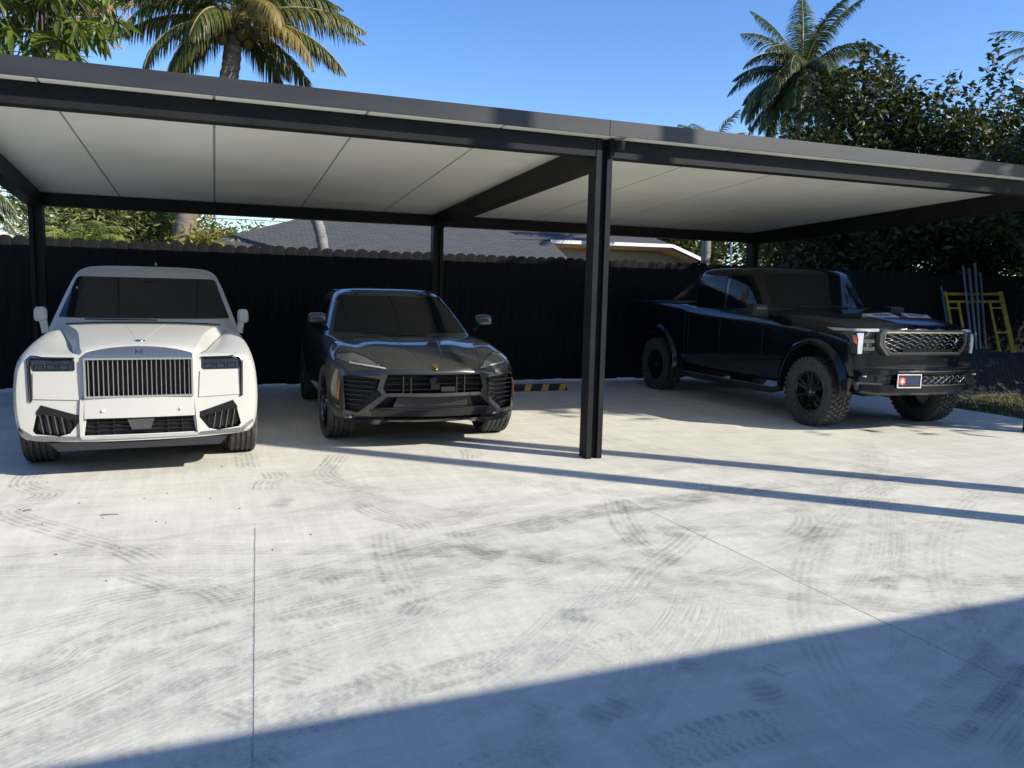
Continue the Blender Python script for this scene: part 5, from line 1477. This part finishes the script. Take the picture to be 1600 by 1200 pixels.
def tree(label, base, h, blobs, n, size, m, group, cat='tree', name='tree', trunk_r=.14, aspect=.42, shoots=(), clump=.22, bark='bark_dark'):
    t = thing(name, label, cat, base, 0, group)
    B = Vector(base)
    mb = MB()
    top = Vector((0, 0, h * .55))
    for c, r in blobs:
        q = Vector(c) - B
        mid = Vector((q.x * .25, q.y * .25, q.z * .45))
        mb.tube([(0, 0, -.1), (q.x * .06, q.y * .06, q.z * .25), mid, q * .8 + Vector((0, 0, .05)), q + Vector((0, 0, r[2] * .5))], [trunk_r, trunk_r * .8, trunk_r * .55, trunk_r * .28, .015], 8)
        for _ in range(4):
            e = q + Vector((random.uniform(-1, 1) * r[0], random.uniform(-1, 1) * r[1], random.uniform(-.3, .9) * r[2])) * .8
            mb.tube([mid, (mid + e) / 2 + Vector((0, 0, .1)), e], [trunk_r * .3, trunk_r * .18, .008], 5)
    mb.build('trunk', MT[bark], t, 60)
    pts = blob_points(blobs, n, clump)
    sp = []
    for (x, y, z0, z1) in shoots:
        for z in np.arange(z0, z1, .07):
            k = 5 if z < z1 - .3 else 7
            sp.append(np.array([x + (z - z0) * .08, y, z]) + RNG.normal(size=(k, 3)) * np.array([.10, .10, .05]))
    if sp: pts = np.concatenate([pts] + sp)
    leaf_cloud('crown', pts - np.array(base), size, MT[m], t, aspect)
    return t

def frond_mesh(length, elev, droop, n, leaf_l, leaf_w, hang, mats, fwd=.55, twist=0.0, dry=0.0):
    """a feather leaf starting at the origin towards +x, arching under its own weight"""
    mb = MB(); K = 16; pts = []; p = Vector((0, 0, 0)); dirs = []
    for i in range(K + 1):
        t = i / K
        a = math.radians(elev - droop * t ** 1.25)
        d = Vector((math.cos(a), math.sin(twist) * t * .25, math.sin(a))).normalized()
        pts.append(p.copy()); dirs.append(d); p += d * length / K
    mb.tube(pts, [.028 * length / 3 * (1 - .85 * i / K) + .004 for i in range(K + 1)], 6, 1)
    for i in range(n):
        t = .14 + .86 * (i / n)
        f = t * K; k = min(K - 1, int(f)); u = f - k
        o = pts[k].lerp(pts[k + 1], u); d = dirs[k].lerp(dirs[k + 1], u).normalized()
        side0 = d.cross(Vector((0, 0, 1)))
        side0 = side0.normalized() if side0.length > .05 else Vector((0, 1, 0))
        upv = side0.cross(d)
        env = (math.sin(math.pi * min(1, .18 + t * .82)) ** .6) * (1.0 if t < .8 else (1.25 - t) / .45)
        for s in (-1, 1):
            L = leaf_l * env * random.uniform(.85, 1.12)
            if random.random() < .04: continue
            sd = (side0 * s + d * (fwd + .5 * t) + upv * random.uniform(-.05, .25)).normalized()
            q = o.copy(); w = leaf_w * random.uniform(.8, 1.1)
            dv = sd.copy(); vs = []; seg = 4
            h = hang * random.uniform(.7, 1.3)
            for j in range(seg + 1):
                tt = j / seg
                ww = w * (.55 + .9 * tt if tt < .3 else .82 * (1 - (tt - .3) / .7) + .04) * .5
                ax = d - dv * d.dot(dv)
                ax = ax.normalized() if ax.length > 1e-3 else d
                vs += [q + ax * ww, q - ax * ww]
                dv = (dv + Vector((0, 0, -h * (.35 + tt)))).normalized()
                q = q + dv * L / seg
            mi = 2 if (len(mats) > 2 and random.random() < dry) else 0
            mb.add(vs, [(2 * j, 2 * j + 1, 2 * j + 3, 2 * j + 2) for j in range(seg)], mi)
    me = bpy.data.meshes.new('frond')
    me.from_pydata([tuple(v) for v in mb.v], [], mb.f)
    for m in mats: me.materials.append(m)
    me.polygons.foreach_set('material_index', mb.m)
    me.update()
    return me

def palm(label, base, path, r, fronds, leaf_l, leaf_w, mats, n=52, hang=.55, bark='bark', group='palm trees behind the carport', coconuts=0, dry=(), shaft=False, name='palm_tree', rings=True, fscale=1.0):
    t = thing(name, label, 'palm tree', base, 0, group)
    B = Vector(base)
    P_ = [Vector(q) - B for q in path]
    sm = []
    for i in range(len(P_) - 1):
        p0, p1, p2, p3 = P_[max(i - 1, 0)], P_[i], P_[i + 1], P_[min(i + 2, len(P_) - 1)]
        for k in range(14):
            u = k / 14
            sm.append(.5 * ((2 * p1) + (p2 - p0) * u + (2 * p0 - 5 * p1 + 4 * p2 - p3) * u * u + (3 * p1 - p0 - 3 * p2 + p3) * u ** 3))
    sm.append(P_[-1])
    rs = [r * (1.15 - .35 * i / len(sm)) * ((1.06 if i % 2 else .97) if rings else 1) for i in range(len(sm))]
    MB().tube(sm, rs, 14).build('trunk', MT[bark], t, 60)
    C = P_[-1]
    if shaft: MB().tube([C - Vector((0, 0, .3)), C + Vector((0, 0, .5)), C + Vector((0, 0, 1.1))], [r * .85, r * .8, r * .35], 12).build('crown_shaft', MT['royal_leaf'], t, 60)
    for i, (az, el, dr, L) in enumerate(fronds):
        ms = [mats[1] if i in dry else mats[0], MT['rachis'], mats[1]]
        me = frond_mesh(L * fscale, el, dr, n, leaf_l, leaf_w, hang, ms, twist=random.uniform(-1, 1), dry=.12)
        link('frond', me, t, C + Vector((0, 0, (.9 if shaft else .0) + random.uniform(-.05, .1))), (0, 0, math.radians(az)))
    if coconuts:
        cm = MB(); cm.lathe([(-.13, .002), (-.11, .05), (-.04, .098), (.03, .10), (.10, .06), (.13, .002)], 12, 0, 'z')
        me = cm.mesh('coconut', MT['coconut'], 80)
        for k in range(coconuts):
            a = 2 * math.pi * k / coconuts + .4
            link('coconut', me, t, C + Vector((math.cos(a) * .27, math.sin(a) * .27, -.16 - .12 * (k % 3))), (random.uniform(-.4, .4), random.uniform(-.4, .4), 0))
        # dry sheaths and old flower stalks round the crown
        mb = MB()
        for k in range(16):
            a = 2 * math.pi * k / 16 + random.uniform(-.2, .2); d = Vector((math.cos(a), math.sin(a), 0))
            q = C + Vector((0, 0, random.uniform(-.35, .05)))
            mb.tube([q + d * .1, q + d * .28 + Vector((0, 0, .06)), q + d * random.uniform(.35, .6) + Vector((0, 0, -random.uniform(.1, .4)))], [.06, .04, .01], 6)
        mb.build('sheath', MT['bark'], t, 60)
    return t
CL = [MT['coco_leaf'], MT['coco_dry']]
RL = [MT['royal_leaf'], MT['coco_dry']]
# coconut palm whose crown stands above the left bay
palm('coconut palm with green nuts, its crown above the left half of the roof', (-.62, 16.5, 0), [(-.62, 16.5, -.1), (-.52, 16.5, 2.55), (-.02, 16.5, 4.3), (.36, 16.5, 5.6), (.42, 16.5, 6.5)], .185,
     [(182, 22, 42, 2.9), (172, 8, 50, 2.6), (196, -6, 78, 2.7), (207, -18, 70, 2.4), (2, 30, 62, 3.3), (-12, 4, 66, 2.9), (8, -14, 62, 2.7), (24, 42, 60, 3.3), (155, 48, 50, 3.0),
      (95, 62, 50, 3.0), (-62, 30, 110, 2.5), (-112, 12, 96, 2.4), (-40, 8, 90, 2.6), (60, 15, 70, 2.9), (125, 12, 70, 2.8), (-85, 58, 90, 2.8), (215, 40, 80, 2.8), (-30, 55, 78, 3.1), (40, -25, 55, 2.3), (150, -22, 60, 2.4)],
     .66, .045, CL, 78, 1.0, 'bark', coconuts=9, dry=(10, 12), fscale=.83)
# a second leaning stem beside it
palm('leaning coconut palm whose pale stem shows between the rear beam and the grey roof', (2.08, 16.2, 0), [(2.08, 16.2, -.1), (2.02, 16.2, 2.4), (1.6, 16.35, 3.4), (.9, 16.8, 4.5), (.38, 17.2, 5.4), (.40, 17.3, 6.3), (.5, 17.3, 6.8)], .10,
     [(0, 20, 60, 2.7), (-25, 0, 70, 2.5), (25, 35, 60, 2.8), (90, 50, 60, 2.8), (160, 30, 70, 2.6), (200, 10, 80, 2.6), (-80, 40, 100, 2.5), (-45, 60, 80, 2.8)], .60, .045, CL, 60, .95, 'bark_grey', dry=(1,))
palm('tall royal palm with dark arching fronds against the sky on the right', (24.6, 30, 0), [(24.6, 30, -.1), (24.7, 30, 5), (24.7, 30, 10.4)], .27,
     [(183, -12, 62, 4.1), (172, -30, 45, 3.8), (192, -26, 50, 3.9), (-140, -34, 42, 3.7), (12, -26, 52, 3.7), (180, 50, 70, 4.1), (165, 22, 92, 3.9), (200, 5, 95, 4.0), (0, 48, 66, 4.5), (-15, 24, 70, 4.6), (15, 12, 96, 4.0), (-60, 50, 90, 3.7), (-100, 30, 110, 3.7), (-135, 0, 98, 3.8), (-40, -4, 96, 3.9),
      (45, 66, 45, 4.6), (130, 70, 42, 4.1), (60, 84, 22, 4.1), (-80, 74, 62, 3.9), (220, 30, 98, 4.0), (-25, 70, 42, 4.5), (110, 40, 80, 3.8), (-120, -18, 70, 3.6), (-65, -12, 80, 3.6), (175, -8, 90, 3.8), (5, 0, 96, 3.8), (-150, 20, 110, 3.9), (-35, 14, 105, 3.9), (-85, 12, 100, 3.7), (190, 36, 96, 4.0)] + [(random.uniform(0, 360), random.uniform(-20, 60), random.uniform(70, 105), random.uniform(3.2, 4.2)) for _ in range(14)], .95, .062, RL, 96, .65, 'bark_grey', shaft=True)
palm('small grey stemmed palm whose tip just clears the roof right of the middle post', (10.85, 16.1, 0), [(10.85, 16.1, -.1), (10.82, 16.1, 2.8), (10.8, 16.1, 4.75)], .11,
     [(190, 55, 60, 1.3), (10, 60, 60, 1.3), (-60, 75, 40, 1.25), (90, 70, 60, 1.3), (150, 35, 80, 1.2), (-20, 30, 80, 1.2), (-120, 45, 80, 1.2)], .38, .035, RL, 40, .35, 'bark_grey', shaft=False)
palm('feathery palm at the right edge beyond the hedge trees', (28.3, 20.5, 0), [(28.3, 20.5, -.1), (28.3, 20.5, 5), (28.3, 20.5, 9.0)], .2,
     [(180, 25, 80, 3.2), (200, 0, 90, 3.0), (160, 50, 70, 3.2), (-60, 30, 90, 3.0), (20, 30, 80, 3.0), (90, 50, 70, 3.0), (-120, 40, 90, 3)], .55, .05, RL, 48, .5, 'bark_grey', shaft=True)
palm('palm with dark hanging fronds at the far left behind the fence', (-4.4, 14.2, 0), [(-4.4, 14.2, -.1), (-4.4, 14.2, 2), (-4.35, 14.2, 3.3)], .17,
     [(0, 20, 90, 2.0), (-15, 5, 70, 1.9), (18, -5, 60, 1.9), (40, 30, 90, 2.0), (-45, 20, 90, 2.0), (180, 30, 80, 2), (120, 40, 80, 2), (-110, 40, 90, 2), (80, 60, 80, 2), (-5, -12, 50, 1.9)], .55, .045, RL, 44, .8, 'bark')
# the two palms out of the picture whose stems throw the thin shadows across the drive
for lb, (px, py), ph in (('nearer tall royal palm with smooth grey trunk beside the house', (8.46, 1.49), 14.5), ('farther tall royal palm with smooth grey trunk beside the house', (9.14, 2.30), 15.5)):
    palm(lb, (px, py, 0), [(px, py, -.1), (px, py, 6), (px, py, ph)], .128, [(k * 40 + 10, 50 - 22 * (k % 3), 85, 2.8) for k in range(9)], .55, .05, RL, 34, .45, 'bark_grey', 'palms beside the house', shaft=True, rings=False)
palm('bright green areca clump over the left of the fence', (-2.05, 15.0, 0), [(-2.05, 15.0, -.1), (-2.05, 15.0, 1.2), (-2.05, 15.0, 2.05)], .06,
     [(k * 33, 66 - 14 * (k % 3), 100, .95) for k in range(11)], .30, .032, [MT['areca_leaf'], MT['areca_leaf']], 30, .4, 'bark', name='areca_palm')

GT = 'trees beyond the fence'
tree('dark glossy hedge tree rising highest above the right end of the roof', (16.9, 17.6, 0), 8, [((16.5, 17.5, 6.3), (1.7, 1.3, 1.7)), ((15.5, 17.3, 5.0), (1.3, 1.2, 1.6)), ((17.9, 17.6, 5.3), (1.5, 1.3, 1.7)), ((16.4, 17.0, 3.2), (2.3, 1.3, 1.7))],
     17000, .21, 'hedge_leaf', GT, shoots=((16.3, 17.4, 7.5, 8.4), (17.2, 17.4, 7.4, 8.1), (15.6, 17.4, 6.9, 7.7), (18.0, 17.4, 6.6, 7.5)))
tree('dark shrubby tree with long upright shoots right of the tallest hedge tree', (18.0, 15.6, 0), 7, [((17.3, 15.5, 5.1), (1.2, 1.1, 1.4)), ((18.6, 15.5, 5.2), (1.1, 1.1, 1.3)), ((18.0, 15.2, 3.5), (2.0, 1.2, 1.6))],
     13000, .19, 'hedge_leaf', GT, shoots=((18.5, 15.4, 6.2, 8.2), (19.0, 15.4, 6.0, 7.6), (17.2, 15.4, 6.2, 7.2), (16.8, 15.4, 6.0, 6.8), (19.6, 15.4, 5.6, 7.0), (18.0, 15.4, 6.0, 7.0), (19.3, 15.2, 5.0, 6.6)))
tree('olive leaved tree at the right edge behind the fence', (20.6, 15.0, 0), 6, [((20.4, 15, 4.9), (1.3, 1.1, 1.3)), ((21.8, 15, 4.6), (1.5, 1.2, 1.5)), ((20.8, 14.8, 3.0), (1.7, 1.1, 1.5))], 11000, .19, 'hedge_leaf2', GT)
tree('olive bush below the royal palm, left of the tallest hedge tree', (17.2, 21, 0), 6, [((17.3, 21, 5.9), (1.1, 1.2, 1.3)), ((16.9, 20.7, 3.8), (1.2, 1.2, 1.5)), ((18.6, 20.7, 4.6), (1.4, 1.2, 1.7))], 8500, .17, 'hedge_leaf2', GT)
tree('low dark bush showing over the fence under the right end of the carport', (12.4, 14.3, 0), 3.4, [((12.3, 14.3, 2.6), (.9, .6, 1.0)), ((13.7, 14.1, 2.7), (1.2, .6, 1.2)), ((15.4, 14.0, 2.8), (1.3, .6, 1.3)), ((17.2, 14.0, 2.9), (1.4, .6, 1.3))], 15000, .17, 'hedge_leaf', GT, name='bush', cat='bush')
tree('leaning tree with branches hanging in front of the fence above the scaffold', (16.8, 10.9, 0), 6, [((15.2, 11.2, 3.9), (1.3, 1.0, .9)), ((13.8, 11.3, 3.6), (1.1, .8, .7)), ((16.8, 11.0, 5.0), (1.8, 1.6, 1.6)), ((17.2, 11.6, 3.4), (1.2, .9, .9)), ((18.6, 11.4, 3.9), (2.0, 1.4, 1.7)), ((19.6, 11.6, 5.6), (2.0, 1.5, 1.8))], 22000, .18, 'hedge_leaf', 'trees along the right side')  # the last two crown masses, out of view, are added to shade the fence
tree('large tree on the right side of the drive that shades the end of the carport', (14.4, 4.4, 0), 9, [((13.9, 4.2, 5.0), (1.7, 1.6, 1.6)), ((13.3, 3.7, 6.5), (1.5, 1.5, 1.4)), ((15.2, 5.0, 6.4), (2.0, 1.8, 2.0)), ((13.9, 4.6, 7.6), (1.7, 1.6, 1.5)), ((14.8, 4.4, 4.0), (1.8, 1.8, 1.2))], 17000, .27, 'hedge_leaf', 'trees along the right side', trunk_r=.2)
tree('unseen broad tree added on the right side of the drive to shade the fence', (16.4, 8.3, 0), 9, [((15.9, 8.0, 5.4), (2.1, 1.8, 2.0)), ((17.2, 8.6, 6.2), (2.0, 2.0, 1.5)), ((16.2, 8.2, 3.6), (1.9, 1.8, 1.4)), ((18.2, 9.6, 5.2), (2.2, 1.8, 2.2))], 19000, .28, 'hedge_leaf', 'trees along the right side', trunk_r=.2)  # out of view, added to darken the fence and the trees behind it
GB = 'bushes beyond the left of the fence'
tree('pale green bush just right of the left carport post', (-2.8, 17.4, 0), 3.4, [((-2.8, 17.4, 2.6), (.75, .5, 1.0)), ((-2.0, 17.6, 2.75), (.75, .5, .95))], 9500, .15, 'far_leaf', GB, name='bush', cat='bush', trunk_r=.06, aspect=.25)
tree('thick light green bush between the areca clump and the leaning palm stem', (-1.1, 17.5, 0), 3.4, [((-1.35, 17.5, 2.65), (.75, .5, .95)), ((-.75, 17.5, 2.45), (.6, .4, .85))], 9500, .13, 'far_leaf', GB, name='bush', cat='bush', trunk_r=.06, aspect=.3)
tree('yellow croton bush beside the leaning palm stem', (-.32, 15.9, 0), 3.0, [((-.62, 17.2, 2.9), (.16, .12, .22)), ((-.15, 15.6, 2.25), (.25, .2, .22))], 700, .13, 'croton_leaf', GB, name='bush', cat='bush', trunk_r=.04)
tree('distant green tree under open sky between the palm stem and the grey roof', (.7, 26, 0), 3.4, [((.2, 26, 2.6), (.9, .6, .75)), ((1.3, 26, 2.75), (.6, .6, .75)), ((-.9, 26, 2.3), (.9, .6, .8))], 4000, .16, 'far_leaf', GB, trunk_r=.08)
tree('far garden tree seen over the fence right of the neighbour roof', (14.5, 26, 0), 6, [((15.2, 26, 3.2), (2.6, 1, 2.4)), ((19.0, 26, 3.4), (2.6, 1, 2.4)), ((22.5, 26, 4.4), (3, 1, 2.8))], 22000, .24, 'hedge_leaf2', GT)
tree('small far tree at the left edge beyond the fence', (-6.5, 24, 0), 5, [((-7.5, 24, 2.2), (2.0, 1, 1.2)), ((-4.9, 24, 1.9), (1.2, 1, .9))], 3000, .18, 'far_leaf', GB)

# ---- mango branch that hangs over the roof's left end
mg = thing('mango_tree', 'mango tree with long drooping leaves and pinkish blossom, hanging over the roof at top left', 'tree', (-5.4, 12.9, 0))
MO = Vector((5.4, -12.9, 0))
mb = MB()
mb.tube([(-5.4, 12.9, -.1), (-5.3, 12.7, 1.6), (-5.0, 12.2, 3.2), (-4.6, 11.4, 5.0)], [.22, .19, .17, .12], 12)
tips = []
for (x, y, z) in ((-2.9, 8.3, 4.7), (-2.3, 8.8, 4.9), (-1.9, 8.2, 4.4), (-1.4, 8.5, 4.35), (-1.1, 8.6, 4.75), (-2.5, 8.0, 4.0), (-3.2, 8.9, 4.2)):
    e = Vector((x, y, z)); s0 = Vector((-4.8, 11.8, 4.3)); mid = s0.lerp(e, .5) + Vector((0, 0, .45))
    mb.tube([s0, mid, e], [.07, .04, .014], 7); tips.append((mid, e))
cl = []
tries = 0
while len(cl) < 330 and tries < 60000:
    tries += 1
    y, z = random.uniform(7.4, 10.2), random.uniform(3.25, 4.9); x = random.uniform(-2.35, -.68) * y / 8.5
    # outline of the spray as it is seen: it thins and lifts towards the right
    k = (x / y) * 8.5
    lim = 3.34 + max(0, (k + 1.35)) * 1.05
    if k > -.72 - .15 * random.random() or (z - 1.57) / y * 8.5 + 1.57 < lim: continue
    if k > -1.25 and random.random() < .15: continue
    c = Vector((x, y, z))
    if any((c - q).length < .12 for q in cl): continue
    cl.append(c)
    tp = min((t[1] for t in tips), key=lambda q: (q - c).length)
    mb.tube([tp, (tp + c) / 2 + Vector((0, 0, .06)), c], [.012, .008, .005], 5)
mb.build('branch', MT['bark_dark'], mg, 60, MO)
def mango_leaf(L, W, bend):
    m_ = MB(); n = 6; vs = []
    for i in range(n + 1):
        t = i / n; w = W * math.sin(math.pi * (t * .93 + .05)) ** .8 / 2
        x = L * t; z = -bend * L * t * t
        vs += [(x, -w, z + w * .35), (x, 0, z), (x, w, z + w * .35)]
    m_.add(vs, [(3 * i + j, 3 * (i + 1) + j, 3 * (i + 1) + j + 1, 3 * i + j + 1) for i in range(n) for j in range(2)])
    me = m_.mesh('leaf', MT['mango_leaf'], 60)
    return me
lms = [mango_leaf(.18, .040, .35), mango_leaf(.21, .045, .2), mango_leaf(.15, .037, .5)]
lv = []
for c in cl:
    for k in range(random.randint(8, 12)):
        a = random.uniform(0, 2 * math.pi); e = random.uniform(-1.35, .35)
        lv.append((c, a, e, random.uniform(.85, 1.2), random.uniform(-.5, .5)))
def vis(c):
    dx = Vector((c.x, c.y, c.z - CAM_H)); d = dx.dot(cf); return abs(dx.dot(cr2) / d) < .66 and dx.dot(cu2) / d < .50
order = sorted(range(len(lv)), key=lambda i: (not vis(lv[i][0]), lv[i][0].length))
rest = MB()
for rank, i in enumerate(order):
    c, a, e, s, tw = lv[i]
    R = Matrix.Rotation(a, 4, 'Z') @ Matrix.Rotation(-e, 4, 'Y') @ Matrix.Rotation(tw, 4, 'X')
    me = lms[i % 3]
    if rank < 290:
        o = link('leaf', me, mg); o.matrix_local = Matrix.Translation(c + MO) @ R @ Matrix.Scale(s, 4)
    else:
        Mx = Matrix.Translation(c) @ R @ Matrix.Scale(s, 4)
        rest.add([Mx @ v.co for v in me.vertices], [tuple(p.vertices) for p in me.polygons])
tag(rest.build('foliage', MT['mango_leaf'], mg, 60, MO), kind='stuff')
for c in sorted([c for c in cl if vis(c)], key=lambda c: -c.x / c.y)[:30:3]:
    fb = MB()
    ax = Vector((random.uniform(-.2, .6), random.uniform(-.6, .1), random.uniform(-.5, .5))).normalized()
    fb.tube([c, c + ax * .22], [.006, .003], 5)
    for k in range(70):
        t = random.random(); q = c + ax * .24 * t + Vector((random.gauss(0, 1), random.gauss(0, 1), random.gauss(0, 1))) * .05 * (1.15 - t)
        r_ = random.uniform(.004, .009)
        fb.add([q + Vector(v) * r_ for v in ((1, 0, 0), (-1, 0, 0), (0, 1, 0), (0, -1, 0), (0, 0, 1), (0, 0, -1))], [(0, 2, 4), (2, 1, 4), (1, 3, 4), (3, 0, 4), (2, 0, 5), (1, 2, 5), (3, 1, 5), (0, 3, 5)])
        if k % 4 == 0: fb.tube([c + ax * .24 * t * .8, q], [.002, .0012], 4)
    fb.build('blossom', MT['mango_flower'], mg, None, MO)

# ================================================================== RIGHT VERGE
def mound_z(x, y):
    a = math.exp(-(((x - 13.2) / 2.6) ** 4 + ((y - 11.2) / 1.15) ** 4))
    return -.04 + .66 * a + .05 * math.sin(x * 3.1 + y * 2.3) * a + .03 * math.sin(x * 7.7 - y * 5.1) * a
mb = MB(); nx, ny = 70, 60; x0, x1, y0, y1 = XE + .06, 18.0, -2.3, 12.9
vs = [(x0 + (x1 - x0) * i / nx, y0 + (y1 - y0) * j / ny, 0) for j in range(ny + 1) for i in range(nx + 1)]
vs = [(x, y, mound_z(x, y)) for x, y, _ in vs]
mb.add(vs, [(j * (nx + 1) + i, j * (nx + 1) + i + 1, (j + 1) * (nx + 1) + i + 1, (j + 1) * (nx + 1) + i) for j in range(ny) for i in range(nx)])
tag(mb.build('verge', MT['soil'], None, 60), kind='structure')
# netting pulled over the mulch heap
mb = MB()
for s in (1, -1):
    for k in range(46):
        c = 11.0 + .11 * k
        pts = []
        for j in range(15):
            y = 9.75 + .09 * j; x = c + s * (y - 10.4) * .9
            if 11.2 < x < 15.6: pts.append((x, y, mound_z(x, y) + .02))
        if len(pts) > 2: mb.tube(pts, .007, 4, 0, False)
tag(mb.build('debris_net', MT['net']), 'black diamond netting pulled over the dark mulch heap by the truck', 'net', None, 'stuff')
n = 9000
gx = RNG.uniform(XE + .08, 15.5, n); gy = RNG.uniform(6.2, 9.9, n)
gp = np.stack([gx, gy, np.full(n, -.03)], 1)
gp[:, 1] += np.where(RNG.uniform(0, 1, n) < .5, 0, 0)
h = RNG.uniform(.03, .10, n); an = RNG.uniform(0, 6.283, n); w = .006
dx = np.cos(an); dy = np.sin(an)
V = np.stack([gp + np.stack([dx * w, dy * w, 0 * h], 1), gp - np.stack([dx * w, dy * w, 0 * h], 1), gp + np.stack([dy * h * .5, -dx * h * .5, h], 1)], 1).reshape(-1, 3)
me = bpy.data.meshes.new('grass'); me.from_pydata([tuple(v) for v in V], [], [(3 * i, 3 * i + 1, 3 * i + 2) for i in range(n)]); me.materials.append(MT['grass'])
tag(link('grass', me), kind='stuff')
tag(leaf_cloud('leaf_litter', np.stack([RNG.uniform(XE, 15, 1200), RNG.uniform(6.5, 10.2, 1200), RNG.uniform(-.03, .03, 1200)], 1), .07, MT['coco_dry'], None), kind='stuff')
# scaffold frame leaning on the fence
sf = thing('scaffold_frame', 'yellow tubular scaffold frame leaning against the dark fence beside the truck', 'scaffold frame', (15.4, 12.2, 0))
SO = Vector((-15.4, -12.2, 0))
def lean(u, t):  # u along the frame, t down the legs
    return Vector((14.62 + u - .62 * t, 12.84 - .95 * t, 1.735 + .018 * u - 1.36 * t))
WF = 1.76
for u, m in ((0, 'galv'), (.10, 'yellow'), (WF - .06, 'yellow'), (WF, 'yellow')):
    MB().tube([lean(u, -.03 if m == 'yellow' else -.18), lean(u, 1.0)], .03 if m == 'yellow' else .024, 10).build('leg', MT[m], sf, 60, SO)
for u in (.42, WF - .42): MB().tube([lean(u, .12), lean(u, 1.0)], .027, 10).build('inner_leg', MT['yellow'], sf, 60, SO)
for t, ua, ub in ((.0, .0, WF), (.12, .10, WF - .06)): MB().tube([lean(ua, t), lean(ub, t)], .029, 10).build('top_bar', MT['yellow'], sf, 60, SO)
for ua, ub, t in ((.10, .42, .22), (WF - .42, WF - .06, .22), (WF - .42, WF - .06, .60), (.10, .42, .60)): MB().tube([lean(ua, t), lean(ub, t)], .02, 8).build('rung', MT['yellow'], sf, 60, SO)
MB().tube([lean(.88, 0), lean(.88, .12)], .018, 8).build('strut', MT['yellow'], sf, 60, SO)
for k, (xt, xb, zt, lb) in enumerate(((15.22, 15.02, 2.36, 'thin grey pipe leaning on the fence, leftmost behind the scaffold frame'), (15.40, 15.14, 2.30, 'thicker grey pipe second from left behind the scaffold frame'),
                                     (15.56, 15.24, 2.42, 'grey pipe third from left behind the scaffold frame, tallest of them'), (15.74, 15.40, 2.22, 'short grey pipe rightmost behind the scaffold frame'))):
    tag(MB().tube([(xt, 12.90, zt), (xb, 12.25, .18)], .035 if k == 1 else .026, 10).build('pipe', MT['galv'], None, 60), lb, 'pipe', 'pipes leaning on the fence')
tag(MB().tube([(10.45, 14.6, 0), (10.45, 14.6, 3.0)], .022, 8).build('pole', MT['white_trim'], None, 60), 'thin white pole standing behind the fence right of the neighbour roof', 'pole')

# ================================================================== SMALL FAR THINGS
for y, z, lb in ((22, 3.62, 'upper overhead wire beyond the fence at left'), (22.4, 3.28, 'lower overhead wire beyond the fence at left')):
    tag(MB().tube([(-16 + 2.0 * k, y, z + .10 * ((k - 8) / 8) ** 2) for k in range(12)], .011, 5).build('overhead_wire', MT['wire'], None, 60), lb, 'wire', 'overhead wires')
aw = thing('awning', 'white arched awning beyond the fence at the far left', 'awning', (-4.1, 16.5, 0))
mb = MB(); vs = []; n = 14
for k in range(n + 1):
    a = math.pi * k / n
    for rr, yy in ((.98, 0), (1.05, 0), (1.05, 2.2), (.98, 2.2)): vs.append((math.cos(a) * rr, yy, 1.62 + math.sin(a) * rr * .92))
mb.add(vs, [(4 * k + j, 4 * k + (j + 1) % 4, 4 * (k + 1) + (j + 1) % 4, 4 * (k + 1) + j) for k in range(n) for j in range(4)])
mb.build('canopy', MT['white_trim'], aw, 40)
for s in (-1, 1):
    for yy in (.1, 2.1): MB().tube([(s * 1.0, yy, 0), (s * 1.0, yy, 1.62)], .03, 8).build('leg', MT['white_trim'], aw, 60)
# twigs and dry leaves on the concrete
mb = MB()
for _ in range(26):
    x, y = random.uniform(-2.0, .6), random.gauss(6.0, .7)
    a = random.uniform(0, 3.14); l = random.uniform(.005, .018)
    mb.bar((x, y, .004), (x + math.cos(a) * l, y + math.sin(a) * l, .004), .006, .003)
for (x, y, a, l) in ((-.75, 5.85, -.25, .11), (-1.25, 6.1, .1, .05)):
    mb.tube([(x, y, .006), (x + math.cos(a) * l * .5, y + math.sin(a) * l * .5, .012), (x + math.cos(a + .2) * l, y + math.sin(a + .2) * l, .006)], .003, 5)
tag(mb.build('leaf_debris', MT['twig']), kind='stuff')
# hedges that close the yard on both sides
for lb, hx in (('clipped hedge along the far right side of the yard', 21.5), ('clipped hedge along the left side of the driveway', -9.5)):
    hd_ = thing('hedge', lb, 'hedge', (hx, 5.0, 0), 0, 'hedges at the sides of the yard')
    pts = np.stack([RNG.normal(0, .45, 9000), RNG.uniform(-9, 7.8, 9000), RNG.uniform(0, 1, 9000) ** .7 * 3.2], 1)
    leaf_cloud('foliage', pts, .22, MT['hedge_leaf'], hd_)
    MB().box((0, -.6, 1.35), (.5, 16.4, 2.7)).build('stems', MT['bark_dark'], hd_)
